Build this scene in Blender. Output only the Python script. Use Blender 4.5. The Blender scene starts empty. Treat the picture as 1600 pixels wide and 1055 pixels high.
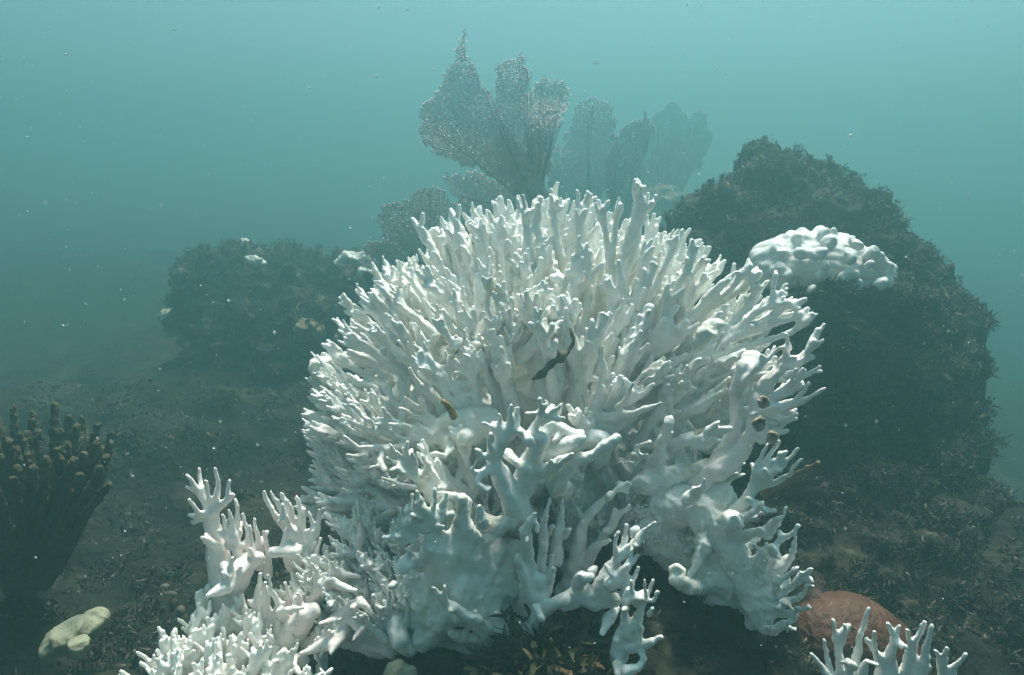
import bpy, math, random
import numpy as np
from mathutils import Vector, Matrix
R = math.radians
sc = bpy.context.scene
COL = sc.collection

# ------------------------------------------------------------------ camera, sky, sun, exposure
CAM = np.array([0.0, 0.0, 1.0]); PITCH = R(12.0); FPX = 1143.0
cam_d = bpy.data.cameras.new('camera'); cam = bpy.data.objects.new('camera', cam_d); COL.objects.link(cam)
cam.location = CAM; cam.rotation_euler = (R(90) - PITCH, 0, 0)
cam_d.sensor_width = 36.0; cam_d.lens = FPX / 1600 * 36.0
cam_d.clip_start = 0.02; cam_d.clip_end = 200
cam_d.dof.use_dof = True; cam_d.dof.focus_distance = 1.15; cam_d.dof.aperture_fstop = 8.0
sc.camera = cam

SUN_EL, SUN_AZ = 71.0, 22.0     # elevation; azimuth of the sun seen from above, from +Y clockwise
w = bpy.data.worlds.new('World'); sc.world = w; w.use_nodes = True
nt = w.node_tree; nt.nodes.clear()
sky = nt.nodes.new('ShaderNodeTexSky'); sky.sky_type = 'NISHITA'; sky.sun_disc = False
sky.sun_elevation = R(SUN_EL); sky.sun_rotation = R(SUN_AZ)
bg = nt.nodes.new('ShaderNodeBackground'); bg.inputs['Strength'].default_value = 0.05
wo = nt.nodes.new('ShaderNodeOutputWorld')
nt.links.new(sky.outputs[0], bg.inputs['Color']); nt.links.new(bg.outputs[0], wo.inputs['Surface'])
sl = bpy.data.lights.new('sun', 'SUN'); sl.energy = 5.0; sl.angle = R(16.0); sl.color = (1.0, 0.95, 0.87)
so = bpy.data.objects.new('sun', sl); COL.objects.link(so)
el, az = R(SUN_EL), R(SUN_AZ)
to_sun = Vector((math.sin(az) * math.cos(el), math.cos(az) * math.cos(el), math.sin(el)))
so.rotation_euler = to_sun.to_track_quat('Z', 'Y').to_euler(); so.location = (0, 0, 8)
vs = sc.view_settings; vs.view_transform = 'Standard'; vs.look = 'None'; vs.gamma = 1.0; vs.use_curve_mapping = False
vs.exposure = 1.6
HAZE_DENSITY = 0.285; HAZE_COLOR = (0.225, 0.468, 0.468); HAZE_TOP = 2.6
cy = sc.cycles
cy.volume_bounces = 3; cy.max_bounces = 8; cy.diffuse_bounces = 4; cy.transparent_max_bounces = 8
cy.use_denoising = True; cy.sample_clamp_indirect = 4.0
cy.filter_width = 1.4

rng = np.random.default_rng(11)

# ------------------------------------------------------------------ helpers
FWD = np.array([0, math.cos(PITCH), -math.sin(PITCH)]); UP = np.array([0, math.sin(PITCH), math.cos(PITCH)]); RT = np.array([1.0, 0, 0])
def P(px, py, d):
    """a place in the world: d metres ahead of the viewpoint, seen in direction px, py of the photograph"""
    return CAM + d * (FWD + (px - 800) / FPX * RT + (527.5 - py) / FPX * UP)

def link(o, parent=None):
    COL.objects.link(o)
    if parent is not None: o.parent = parent
    return o
def tag(o, label=None, cat=None, group=None, kind=None):
    if label: o['label'] = label
    if cat: o['category'] = cat
    if group: o['group'] = group
    if kind: o['kind'] = kind
    return o
def empty(name, loc):
    o = bpy.data.objects.new(name, None); o.location = loc; o.empty_display_size = 0.05; COL.objects.link(o); return o

def mesh_np(name, V, F, mat=None, smooth=True):
    V = np.ascontiguousarray(V, dtype=np.float32); F = np.ascontiguousarray(F, dtype=np.int32)
    me = bpy.data.meshes.new(name); n, k = F.shape
    me.vertices.add(len(V)); me.vertices.foreach_set('co', V.ravel())
    me.loops.add(n * k); me.loops.foreach_set('vertex_index', F.ravel())
    me.polygons.add(n); me.polygons.foreach_set('loop_start', np.arange(0, n * k, k, dtype=np.int32))
    me.polygons.foreach_set('loop_total', np.full(n, k, dtype=np.int32))
    me.polygons.foreach_set('use_smooth', np.full(n, smooth))
    me.update(calc_edges=True)
    if mat: me.materials.append(mat)
    return me
def obj_np(name, V, F, mat, parent=None, smooth=True):
    off = np.array(parent.location) if parent is not None else np.zeros(3)
    o = bpy.data.objects.new(name, mesh_np(name, np.asarray(V) - off, F, mat, smooth))
    return link(o, parent)

def vnormals(V, F):
    N = np.zeros_like(V); a, b, c = V[F[:, 0]], V[F[:, 1]], V[F[:, 2]]
    n = np.cross(b - a, V[F[:, -1]] - a)
    for j in range(F.shape[1]): np.add.at(N, F[:, j], n)
    return N / (np.linalg.norm(N, axis=1, keepdims=True) + 1e-12)

def wave(Pt, size, seed, n=9):
    """smooth quasi-random field, about -1..1, features of the given size"""
    r = np.random.default_rng(seed); out = np.zeros(len(Pt))
    for _ in range(n):
        k = r.normal(size=3); k *= (2 * math.pi / size) * r.uniform(.6, 1.5) / np.linalg.norm(k)
        out += np.sin(Pt @ k + r.uniform(0, 6.28))
    return out / math.sqrt(n)
def fbm(Pt, size, seed, octs=4, gain=.55):
    return sum(wave(Pt, size / 2 ** i, seed + i * 17) * gain ** i for i in range(octs))

def surface_nets(D, lo, h):
    S = D < 0
    nx, ny, nz = D.shape
    cs = np.zeros((nx - 1, ny - 1, nz - 1), np.int8)
    def sl(i, j, k): return (slice(i, nx - 1 + i), slice(j, ny - 1 + j), slice(k, nz - 1 + k))
    C8 = [(i, j, k) for i in (0, 1) for j in (0, 1) for k in (0, 1)]
    for c in C8: cs += S[sl(*c)]
    act = (cs > 0) & (cs < 8)
    ids = np.argwhere(act); idx = np.full(act.shape, -1, np.int32); idx[act] = np.arange(len(ids), dtype=np.int32)
    vals = {c: D[sl(*c)][act] for c in C8}
    pos = np.zeros((len(ids), 3)); cnt = np.zeros(len(ids))
    for a in C8:
        for ax in range(3):
            if a[ax]: continue
            b = list(a); b[ax] = 1; b = tuple(b)
            va, vb = vals[a], vals[b]; m = (va < 0) != (vb < 0)
            t = np.where(m, va / np.where(m, va - vb, 1), 0)
            q = np.tile(np.array(a, float), (len(ids), 1)); q[:, ax] += t
            pos += q * m[:, None]; cnt += m
    V = (ids + pos / cnt[:, None]) * h + lo
    Fs = []
    for ax in range(3):
        u, v = (ax + 1) % 3, (ax + 2) % 3
        s0 = [slice(None)] * 3; s1 = [slice(None)] * 3
        s0[ax] = slice(0, -1); s1[ax] = slice(1, None)
        A, B = S[tuple(s0)], S[tuple(s1)]
        e = A != B
        ii = np.argwhere(e)
        ok = (ii[:, u] > 0) & (ii[:, v] > 0) & (ii[:, u] < D.shape[u] - 1) & (ii[:, v] < D.shape[v] - 1)
        ii = ii[ok]; inside = A[tuple(ii.T)]
        def cell(du, dv):
            q = ii.copy(); q[:, u] -= du; q[:, v] -= dv
            return idx[tuple(q.T)]
        f = np.stack([cell(1, 1), cell(0, 1), cell(0, 0), cell(1, 0)], 1)
        f[~inside] = f[~inside][:, ::-1]
        Fs.append(f)
    return V, np.concatenate(Fs)

def sdf_mesh(limbs, h, k, flat=None):
    """limbs: list of (points, radii); melts them into one skin with filleted joints"""
    allp = np.concatenate([l[0] for l in limbs]); mr = max(float(np.max(l[1])) for l in limbs)
    pad = mr + 4 * k + 2 * h
    lo = allp.min(0) - pad; hi = allp.max(0) + pad
    dim = np.ceil((hi - lo) / h).astype(int) + 1
    Fd = np.zeros(dim, np.float32)
    ax = [lo[i] + np.arange(dim[i]) * h for i in range(3)]
    for Pt, Rd in limbs:
        Pt = np.asarray(Pt, float); Rd = np.asarray(Rd, float)
        m = Rd.max() + 5 * k
        i0 = np.maximum(((Pt.min(0) - m - lo) / h).astype(int), 0); i1 = np.minimum(((Pt.max(0) + m - lo) / h).astype(int) + 2, dim)
        T = np.full(i1 - i0, 9.0, np.float32)
        segs = [(0, 0)] if len(Pt) == 1 else [(j, j + 1) for j in range(len(Pt) - 1)]
        for a, b in segs:
            A, B = Pt[a], Pt[b]; ra, rb = Rd[a], Rd[b]; mm = max(ra, rb) + 5 * k
            j0 = np.maximum(((np.minimum(A, B) - mm - lo) / h).astype(int), i0); j1 = np.minimum(((np.maximum(A, B) + mm - lo) / h).astype(int) + 2, i1)
            X = ax[0][j0[0]:j1[0], None, None] - A[0]; Y = ax[1][None, j0[1]:j1[1], None] - A[1]; Z = ax[2][None, None, j0[2]:j1[2]] - A[2]
            d = B - A; dd = float(d @ d)
            if dd < 1e-12: t = 0.0
            else: t = np.clip((X * d[0] + Y * d[1] + Z * d[2]) / dd, 0, 1)
            dist = np.sqrt((X - t * d[0]) ** 2 + (Y - t * d[1]) ** 2 + (Z - t * d[2]) ** 2) - (ra + (rb - ra) * t)
            s = tuple(slice(j0[q] - i0[q], j1[q] - i0[q]) for q in range(3))
            T[s] = np.minimum(T[s], dist)
        s = tuple(slice(i0[q], i1[q]) for q in range(3))
        Fd[s] += np.where(T < 5 * k, np.exp(np.clip(-T / k, -6, 40)), 0)
    D = -k * np.log(Fd + 1e-4)
    return surface_nets(D, lo, h)

def wobble(V, amp, size, seed):
    return V + amp * np.stack([wave(V, size, seed + i * 7, 6) for i in range(3)], 1)

def scatter(V, F, n, r, weight=None):
    T = np.concatenate([F[:, [0, 1, 2]], F[:, [0, 2, 3]]]) if F.shape[1] == 4 else F
    a, b, c = V[T[:, 0]], V[T[:, 1]], V[T[:, 2]]
    nn = np.cross(b - a, c - a); ar = np.linalg.norm(nn, axis=1) + 1e-15; nn /= ar[:, None]
    wgt = ar.copy()
    if weight is not None: wgt = wgt * weight((a + b + c) / 3, nn)
    pick = r.choice(len(T), n, p=wgt / wgt.sum())
    u, v = r.random(n), r.random(n); fl = u + v > 1; u[fl], v[fl] = 1 - u[fl], 1 - v[fl]
    return a[pick] + u[:, None] * (b - a)[pick] + v[:, None] * (c - a)[pick], nn[pick]

def unit(v): return v / (np.linalg.norm(v, axis=-1, keepdims=True) + 1e-12)

def strands(B, N, r, length, width, spread=.9, droop=-.1):
    """small tapering algae ribbons, 5 triangles each"""
    n = len(B); L = length if np.ndim(length) else np.full(n, length)
    L = L * r.uniform(.5, 1.15, n)
    d = unit(N + spread * r.normal(size=(n, 3))); bend = unit(r.normal(size=(n, 3))) * r.uniform(.2, .8, (n, 1)); bend[:, 2] += droop
    s = unit(np.cross(d, r.normal(size=(n, 3)))) * (width * r.uniform(.6, 1.4, n))[:, None] * .5
    rows = []
    for t, ww in ((0, .8), (.38, 1.), (.75, .75)):
        c = B + (d * t + bend * t * t) * L[:, None] - N * (.003 if t == 0 else 0)
        rows += [c - s * ww, c + s * ww]
    rows.append(B + (d + bend) * L[:, None])
    V = np.stack(rows, 1).reshape(-1, 3)
    base = (np.arange(n) * 7)[:, None, None]
    F = (np.array([[0, 1, 3], [0, 3, 2], [2, 3, 5], [2, 5, 4], [4, 5, 6]])[None] + base).reshape(-1, 3)
    return V, F

def bushes(C_, N, r, m, size, width, puff=.5):
    """little rosettes of curled algae ribbons"""
    n = len(C_); sz = size * r.uniform(.6, 1.4, n)
    Bq = np.repeat(C_, m, 0); Nq = np.repeat(N, m, 0); S = np.repeat(sz, m)
    Bq = Bq + np.clip(r.normal(size=Bq.shape), -1.8, 1.8) * (S * .30)[:, None] + Nq * (S * puff * r.uniform(0, 1, n * m))[:, None]
    Nq = unit(Nq * .5 + r.normal(size=Bq.shape) * .6)
    return strands(Bq, Nq, r, S * .75, width, .5, 0)

# ------------------------------------------------------------------ materials
def mat(name, cols, scale=8.0, rough=.6, bump=.2, bscale=60.0, spec=.3, island=0.0, detail=6.0, sss=0.0, bdist=.004, stops=None, extra=None):
    m = bpy.data.materials.new(name); m.use_nodes = True; t = m.node_tree; n = t.nodes; bs = n['Principled BSDF']
    tc = n.new('ShaderNodeTexCoord'); no = n.new('ShaderNodeTexNoise'); no.inputs['Scale'].default_value = scale; no.inputs['Detail'].default_value = detail
    no.inputs['Roughness'].default_value = .62
    t.links.new(tc.outputs['Object'], no.inputs['Vector'])
    cr = n.new('ShaderNodeValToRGB'); e = cr.color_ramp.elements
    st = stops or np.linspace(.3, .7, len(cols))
    e[0].position, e[1].position = st[0], st[-1]
    e[0].color, e[1].color = (*cols[0], 1), (*cols[-1], 1)
    for c, p in zip(cols[1:-1], st[1:-1]): el_ = e.new(p); el_.color = (*c, 1)
    if island:
        ge = n.new('ShaderNodeNewGeometry'); ma = n.new('ShaderNodeMath'); ma.operation = 'MULTIPLY_ADD'
        ma.inputs[1].default_value = island
        sb = n.new('ShaderNodeMath'); sb.operation = 'SUBTRACT'; sb.inputs[1].default_value = island * .5
        t.links.new(no.outputs['Fac'], sb.inputs[0])
        t.links.new(ge.outputs['Random Per Island'], ma.inputs[0]); t.links.new(sb.outputs[0], ma.inputs[2]); t.links.new(ma.outputs[0], cr.inputs['Fac'])
    else: t.links.new(no.outputs['Fac'], cr.inputs['Fac'])
    out = cr.outputs['Color']
    if extra:
        for (c, sc_, lo_, hi_, amt) in extra:     # patches of another colour
            n2 = n.new('ShaderNodeTexNoise'); n2.inputs['Scale'].default_value = sc_; n2.inputs['Detail'].default_value = 4
            t.links.new(tc.outputs['Object'], n2.inputs['Vector'])
            mr = n.new('ShaderNodeMapRange'); mr.inputs['From Min'].default_value = lo_; mr.inputs['From Max'].default_value = hi_; mr.inputs['To Max'].default_value = amt
            t.links.new(n2.outputs['Fac'], mr.inputs['Value'])
            mx = n.new('ShaderNodeMix'); mx.data_type = 'RGBA'; mx.inputs['B'].default_value = (*c, 1)
            t.links.new(mr.outputs[0], mx.inputs['Factor']); t.links.new(out, mx.inputs['A']); out = mx.outputs['Result']
    t.links.new(out, bs.inputs['Base Color'])
    bs.inputs['Roughness'].default_value = rough; bs.inputs['Specular IOR Level'].default_value = spec
    if sss:
        bs.inputs['Subsurface Weight'].default_value = sss; bs.inputs['Subsurface Scale'].default_value = .006
        bs.inputs['Subsurface Radius'].default_value = (1, .9, .8)
    if bump:
        nb = n.new('ShaderNodeTexNoise'); nb.inputs['Scale'].default_value = bscale; nb.inputs['Detail'].default_value = 5
        bp = n.new('ShaderNodeBump'); bp.inputs['Strength'].default_value = bump; bp.inputs['Distance'].default_value = bdist
        t.links.new(tc.outputs['Object'], nb.inputs['Vector']); t.links.new(nb.outputs['Fac'], bp.inputs['Height']); t.links.new(bp.outputs[0], bs.inputs['Normal'])
    return m
M_coral = mat('bleached_coral', [(.65, .65, .59), (.78, .78, .735), (.83, .83, .80)], 26, .65, .7, 330, .14, bdist=.0012, sss=0,
              extra=[((.74, .70, .52), 9, .56, .72, .55), ((.74, .58, .52), 7, .60, .75, .45), ((.48, .47, .34), 24, .57, .72, .7)])
M_coral_pink = mat('bleached_coral_rosy', [(.66, .60, .55), (.78, .74, .70), (.82, .81, .78)], 18, .5, .35, 240, .25, bdist=.0015,
                   extra=[((.42, .30, .18), 22, .62, .72, .7), ((.72, .52, .45), 9, .5, .7, .6)])
M_lumpy = mat('bleached_massive_coral', [(.52, .53, .50), (.66, .67, .64)], 16, .6, .4, 300, .2, bdist=.0012)
M_cream = mat('cream_crust', [(.17, .17, .115), (.28, .28, .19), (.36, .36, .26)], 20, .65, .5, 120, .2)
M_palewhite = mat('pale_crust', [(.55, .56, .48), (.75, .75, .68)], 22, .65, .5, 120, .2)
M_red = mat('red_brown_coral', [(.050, .021, .011), (.075, .030, .016), (.10, .043, .024)], 30, .6, .9, 170, .25, bdist=.003)
M_rock = mat('turf_covered_rock', [(.010, .010, .007), (.022, .021, .015), (.042, .037, .027)], 9, .9, .8, 60, .1, bdist=.012, extra=[((.12, .065, .065), 7, .58, .68, .7), ((.14, .12, .08), 11, .6, .7, .7)])
M_seabed = mat('turf_seabed', [(.008, .0095, .006), (.016, .016, .011), (.045, .039, .026)], 6, .9, .9, 45, .1, bdist=.014)
M_algae = mat('turf_algae', [(.009, .010, .006), (.028, .026, .016), (.055, .047, .029), (.10, .085, .053), (.22, .19, .125)], 5, .65, 0, spec=.25, island=.42, stops=[.25, .45, .62, .76, .88], extra=[((.10, .075, .055), 3.2, .52, .68, .6)])
M_algae_dark = mat('leafy_dark_algae', [(.018, .024, .011), (.048, .052, .024), (.10, .085, .042), (.15, .09, .045)], 10, .55, 0, spec=.3, island=.4)
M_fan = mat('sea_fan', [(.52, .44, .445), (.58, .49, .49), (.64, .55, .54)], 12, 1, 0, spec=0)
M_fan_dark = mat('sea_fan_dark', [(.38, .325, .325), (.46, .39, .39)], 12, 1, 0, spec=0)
M_vein = mat('sea_fan_vein', [(.24, .18, .19), (.34, .27, .27)], 20, .8, 0, spec=.1)
M_rod = mat('sea_rod', [(.055, .052, .03), (.085, .078, .046), (.11, .098, .06)], 30, .85, 1.0, 420, .15, bdist=.004)
M_dead = mat('dead_branch', [(.03, .026, .02), (.10, .08, .055), (.2, .17, .13)], 60, .85, .7, 200, .1)
M_tan = mat('tan_rock', [(.10, .075, .045), (.18, .14, .09), (.22, .18, .12)], 25, .8, .6, 130, .2)
M_barn = mat('barnacle', [(.14, .10, .06), (.28, .22, .15), (.45, .40, .32)], 90, .8, .6, 300, .15, stops=[.35, .5, .65])
M_brown = mat('brown_tip', [(.16, .11, .04), (.30, .22, .10)], 60, .7, .4, 200, .2)
M_rubble = mat('rubble', [(.03, .027, .02), (.07, .06, .045), (.14, .12, .09), (.34, .32, .26)], 9, .85, .5, 150, .1, island=.5, stops=[.25, .5, .7, .92])
M_snow = mat('marine_snow', [(.5, .5, .45), (.7, .7, .65)], 5, .8, 0)

# ------------------------------------------------------------------ seabed
def ground_z(x, y):
    Q = np.stack([x, y, np.zeros_like(x)], 1)
    z = .20 - .10 * np.clip((y - 1.6) / 1.5, 0, 1) - .25 * np.clip((y - 3) / 5, 0, 1)
    g = lambda cx, cy_, h, sx, sy: h * np.exp(-((x - cx) / sx) ** 2 - ((y - cy_) / sy) ** 2)
    z = z + g(.05, 1.35, .10, .35, .3) + g(-13, 11, 1.5, 5, 4.0) + .35 * np.clip((y - 2.2) / 7, 0, 1) * np.clip((-x + .3) / 1.8, 0, 1) - .55 * np.clip((x - .75) / .8, 0, 1) * np.clip((y - 1.5) / 1.0, 0, 1) + g(-1.5, 6.0, .5, 2.5, 1.2) + g(.75, 1.35, .07, .4, .4)
    near = np.clip(1.6 - np.hypot(x, y) / 4, .35, 1)
    z = z + .045 * fbm(Q, .55, 5, 3) * near + .12 * wave(Q, 2.3, 9) * np.clip((np.hypot(x, y - 1) - 1.0) / 2, 0, 1) + .014 * fbm(Q, .14, 31, 3)
    return z
u = np.linspace(-1, 1, 361); gx = 13 * (0.22 * u + .78 * u ** 3); gy = gx + 1.5
GX, GY = np.meshgrid(gx, gy, indexing='ij')
GV = np.stack([GX.ravel(), GY.ravel(), ground_z(GX.ravel(), GY.ravel())], 1)
ij = np.arange(361 * 361).reshape(361, 361)
GF = np.stack([ij[:-1, :-1], ij[1:, :-1], ij[1:, 1:], ij[:-1, 1:]], -1).reshape(-1, 4)
seabed = obj_np('seabed', GV, GF, M_seabed); tag(seabed, 'dark turf covered seabed of rubble and sand falling away into the haze', 'seabed', kind='structure')
def turf_w(c, n):
    d = np.hypot(c[:, 0], c[:, 1]); cl = np.clip(wave(c, .16, 77) + .35, .03, 2)
    return np.where((d < 3.2) & (np.abs(c[:, 0]) < c[:, 1] * .85 + .25) & (c[:, 1] > .3), cl / (d * d + .6), 0)
B, N = scatter(GV, GF, 20000, rng, turf_w)
V, F = bushes(B, N, rng, 12, .009 + .008 * np.clip(wave(B, .2, 55), 0, 1.5), .003, .35)
turf = obj_np('turf', V, F, M_algae, smooth=True); tag(turf, 'short brown turf algae growing over the seabed', 'algae', kind='stuff')

ph = (1 + 5 ** .5) / 2
ico = unit(np.array([[-1, ph, 0], [1, ph, 0], [-1, -ph, 0], [1, -ph, 0], [0, -1, ph], [0, 1, ph], [0, -1, -ph], [0, 1, -ph], [ph, 0, -1], [ph, 0, 1], [-ph, 0, -1], [-ph, 0, 1]], float))
icf = np.array([[0, 11, 5], [0, 5, 1], [0, 1, 7], [0, 7, 10], [0, 10, 11], [1, 5, 9], [5, 11, 4], [11, 10, 2], [10, 7, 6], [7, 1, 8], [3, 9, 4], [3, 4, 2], [3, 2, 6], [3, 6, 8], [3, 8, 9], [4, 9, 5], [2, 4, 11], [6, 2, 10], [8, 6, 7], [9, 8, 1]])
B, N = scatter(GV, GF, 2600, rng, turf_w); sz = .0030 + .007 * rng.random(2600) ** 4
V = B[:, None] + ico[None] * (sz[:, None] * rng.uniform(.5, 1.5, (2600, 3)))[:, None, :] * rng.uniform(.75, 1.25, (2600, 12, 1))
rub = obj_np('rubble', V.reshape(-1, 3), (icf[None] + (np.arange(2600) * 12)[:, None, None]).reshape(-1, 3), M_rubble); tag(rub, 'small coral rubble strewn over the dark seabed', 'rubble', kind='stuff')

# ------------------------------------------------------------------ reef rocks
def rock(name, blobs, label, seed, loc, h=.014, k=.035, n=30000, slen=.02, wid=.0026, amp=.03, m_alg=M_algae, group=None, far=1.0):
    root = empty(name, loc); tag(root, label, 'rock', group)
    limbs = [(np.array([P(px, py, d * far)]), np.array([r_ * far])) for px, py, d, r_ in blobs]
    V, F = sdf_mesh(limbs, h, k)
    nn = vnormals(V, F); V = V + nn * (amp * fbm(V, .17, seed, 4, .6))[:, None]
    obj_np('rock', V, F, M_rock, root)
    r = np.random.default_rng(seed)
    B, N = scatter(V, F, n // 20, r, lambda c, q: np.clip(wave(c, .13, seed + 3) + .9, .15, 2) * np.clip(1.25 - c[:, 1] * .12 + q[:, 2] * .35, .2, 2))
    SV, SF = bushes(B, N, r, 20, slen * (.7 + .5 * np.clip(wave(B, .11, seed + 5), -.6, 1.4)), wid)
    a = obj_np('algae', SV, SF, m_alg, root); a['kind'] = 'stuff'
    return root, V, F
right_blobs = [(1203, 268, 2.05, .042), (1195, 310, 2.0, .085), (1262, 300, 2.05, .085), (1150, 370, 1.95, .11), (1105, 365, 2.0, .07), (1265, 410, 2.02, .19), (1345, 440, 2.0, .13), (1395, 490, 1.98, .16), (1448, 530, 1.95, .09), (1300, 570, 1.92, .28), (1418, 610, 1.95, .15),
               (1310, 720, 1.88, .28), (1395, 720, 1.9, .16), (1250, 830, 1.75, .26), (1350, 860, 1.7, .22), (1120, 480, 1.95, .2), (1440, 900, 1.65, .14), (1430, 980, 1.5, .15), (1225, 482, 1.69, .045), (1285, 502, 1.68, .06), (1345, 512, 1.70, .06), (1470, 800, 1.78, .13), (1490, 900, 1.65, .12), (1530, 1000, 1.5, .12), (1250, 960, 1.5, .16)]
rock_r, RV, RF = rock('reef_rock', right_blobs, 'tall rounded reef rock bushy with brown algae, carrying the white lumpy coral', 21, P(1330, 930, 1.9), n=190000, slen=.019, wid=.0026, amp=.024)
left_blobs = [(318, 450, 2.35, .095), (360, 440, 2.4, .115), (440, 450, 2.4, .12), (330, 490, 2.35, .10), (520, 460, 2.4, .12), (580, 470, 2.35, .13), (400, 540, 2.3, .17), (500, 560, 2.25, .20), (390, 640, 2.25, .14), (480, 680, 2.2, .2), (580, 640, 2.2, .24), (350, 560, 2.3, .10), (375, 640, 2.2, .12), (430, 740, 2.05, .15), (540, 740, 2.0, .18)]
rock_l, LV, LF = rock('reef_rock', left_blobs, 'dark flat topped reef rock standing in haze left of the big white coral', 33, P(430, 760, 3.1), n=60000, slen=.028, wid=.0036, amp=.035, far=1.4)
back_blobs = [(760, 430, 2.3, .15), (860, 420, 2.35, .17), (960, 430, 2.4, .17), (700, 520, 2.2, .2), (900, 520, 2.3, .25), (1040, 500, 2.4, .2), (800, 650, 2.1, .3), (1000, 650, 2.2, .3), (640, 470, 2.25, .12)]
rock('reef_rock', back_blobs, 'reef rock behind the big white coral on which the sea fans stand', 45, P(850, 760, 3.0), n=6000, slen=.028, wid=.004, far=1.3)
rock('reef_rock', [(560, 1105, 1.14, .08), (700, 1110, 1.12, .10), (860, 1100, 1.08, .11), (1000, 1060, 1.1, .10), (1110, 1020, 1.15, .13), (800, 980, 1.28, .15), (980, 950, 1.3, .14), (640, 960, 1.35, .13), (1180, 990, 1.3, .12), (450, 1080, 1.22, .08)],
     'low dark rock under the big white coral, tufted with leafy algae', 57, P(850, 1090, 1.15), h=.01, k=.02, n=16000, slen=.012, wid=.0025, amp=.016)

# ------------------------------------------------------------------ coral branching
CR = {'3': (450, 540, 3.516), '4': (850, 540, 3.516), '5': (200, 720, 3.15), '6': (600, 755, 3.516), '7': (950, 755, 2.667), 'p': (0, 0, 1), '2': (850, 260, 3.516), '1': (450, 260, 3.516)}
def limb(c, d0, d1, *pts):
    ox, oy, s = CR[c]; q = np.array(pts, float); xy = q[:, :2] / s + (ox, oy); rr = q[:, 2] / s
    if len(q) > 1:
        cum = np.concatenate([[0], np.cumsum(np.linalg.norm(np.diff(xy, axis=0), axis=1))]); t = cum / cum[-1]
    else: t = np.zeros(1)
    d = d0 + (d1 - d0) * t
    Pt = np.array([P(x, y, dd) for (x, y), dd in zip(xy, d)])
    return Pt, rr * d / FPX

def fan_limbs(r, L=.17, spread=.62, nmain=4, r0=.014, rt=.0040, rf=.0060, flat=.22, fing=4, up=.12, ragged=.15, flen=(.16, .34)):
    out = []; mains = []
    for i in range(nmain):
        a = spread * ((i + .5) / nmain * 2 - 1) + r.normal() * .10; b = r.normal() * flat
        d = unit(np.array([math.sin(a), math.sin(b), math.cos(a)])); ln = L * r.uniform(1 - 1.6 * ragged, 1) * (1 - .12 * abs(a))
        p = np.array([math.sin(a) * .018, r.normal() * .003, 0.0]); pts = [p]; n = 6
        for j in range(n):
            d = unit(d + np.array([0, 0, up]) * .5 + r.normal(size=3) * (.10, .08, .04)); p = p + d * ln / n; pts.append(p)
        pts = np.array(pts); t = np.linspace(0, 1, n + 1)
        rad = r0 * (1 - t) ** 1.3 + rf * 1.05 * (1 - (1 - t) ** 1.3); rad[-1] = rt
        out.append((pts, rad)); mains.append(pts)
        side = r.choice([-1, 1])
        for f in range(r.integers(2, 4)):
            j = int(r.integers(n - 2, n)); dv = unit(pts[j + 1] - pts[j]) if j < n else d; side = -side; ang = r.uniform(.4, .8)
            fd = unit(dv * math.cos(ang) + np.array([side * math.cos(a), r.normal() * .7, -side * math.sin(a)]) * math.sin(ang)); fl = L * r.uniform(.09, .17)
            out.append((np.array([pts[j], pts[j] + fd * fl * .5, pts[j] + unit(fd + dv * .5) * fl]), np.array([rf, rf * .92, rt])))
        for f in range(fing):
            tt = r.uniform(.38, .92) if f else .62
            q = tt * n; j = min(int(q), n - 1); s0 = pts[j] + (pts[j + 1] - pts[j]) * (q - j); dv = unit(pts[j + 1] - pts[j])
            side = -side; ang = r.uniform(.45, .95)
            fd = unit(dv * math.cos(ang) + np.array([side * math.cos(a), r.normal() * .55, -side * math.sin(a)]) * math.sin(ang))
            fl = L * r.uniform(*flen) * (1.15 - .4 * tt); fp = [s0]
            for jj in range(4):
                fd = unit(fd + dv * .28 + np.array([0, 0, up]) + r.normal(size=3) * .08); fp.append(fp[-1] + fd * fl / 4)
            k_ = r.uniform(.85, 1.1)
            out.append((np.array(fp), np.array([rf * 1.15, rf, rf * .92, rf * .85, rt]) * k_))
            if r.random() < .75:
                g0 = fp[2]; gd = unit(fd + np.array([-side * .8, r.normal() * .6, .3])); gl = fl * r.uniform(.35, .6)
                out.append((np.array([g0, g0 + gd * gl * .5, g0 + (gd + [0, 0, .2]) * gl]), np.array([rf * .95, rf * .85, rt]) * k_))
    for a_, b_ in zip(mains[:-1], mains[1:]):
        for ti in ((1, 2), (2,), (2, 3))[r.integers(3)]:
            out.append((np.array([a_[ti], b_[ti]]), np.array([.0052, .0052])))
    return out

proto_meshes = {}
def protos(key, n, seed, **kw):
    ms = []
    for i in range(n):
        r = np.random.default_rng(seed + i)
        lim = fan_limbs(r, **kw); V, F = sdf_mesh(lim, .0024, .0016)
        V = wobble(V, .0011, .022, seed + i); ms.append(mesh_np('branch', V, F, M_coral))
    proto_meshes[key] = ms
protos('dense', 9, 100, L=.15, spread=.70, nmain=4, fing=5, rf=.0048, rt=.0031, r0=.0095, flen=(.2, .4))
protos('fine', 9, 400, L=.13, spread=.85, nmain=4, fing=5, rf=.0043, rt=.0028, r0=.0085, flat=.38, up=.16, flen=(.26, .5))
protos('tall', 8, 200, L=.21, spread=.36, nmain=4, fing=4, rf=.0058, rt=.0036, r0=.0115, up=.16, flat=.15)
protos('long', 7, 300, L=.19, spread=.50, nmain=3, fing=4, rf=.0058, rt=.0036, r0=.0105, ragged=.2)

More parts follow.
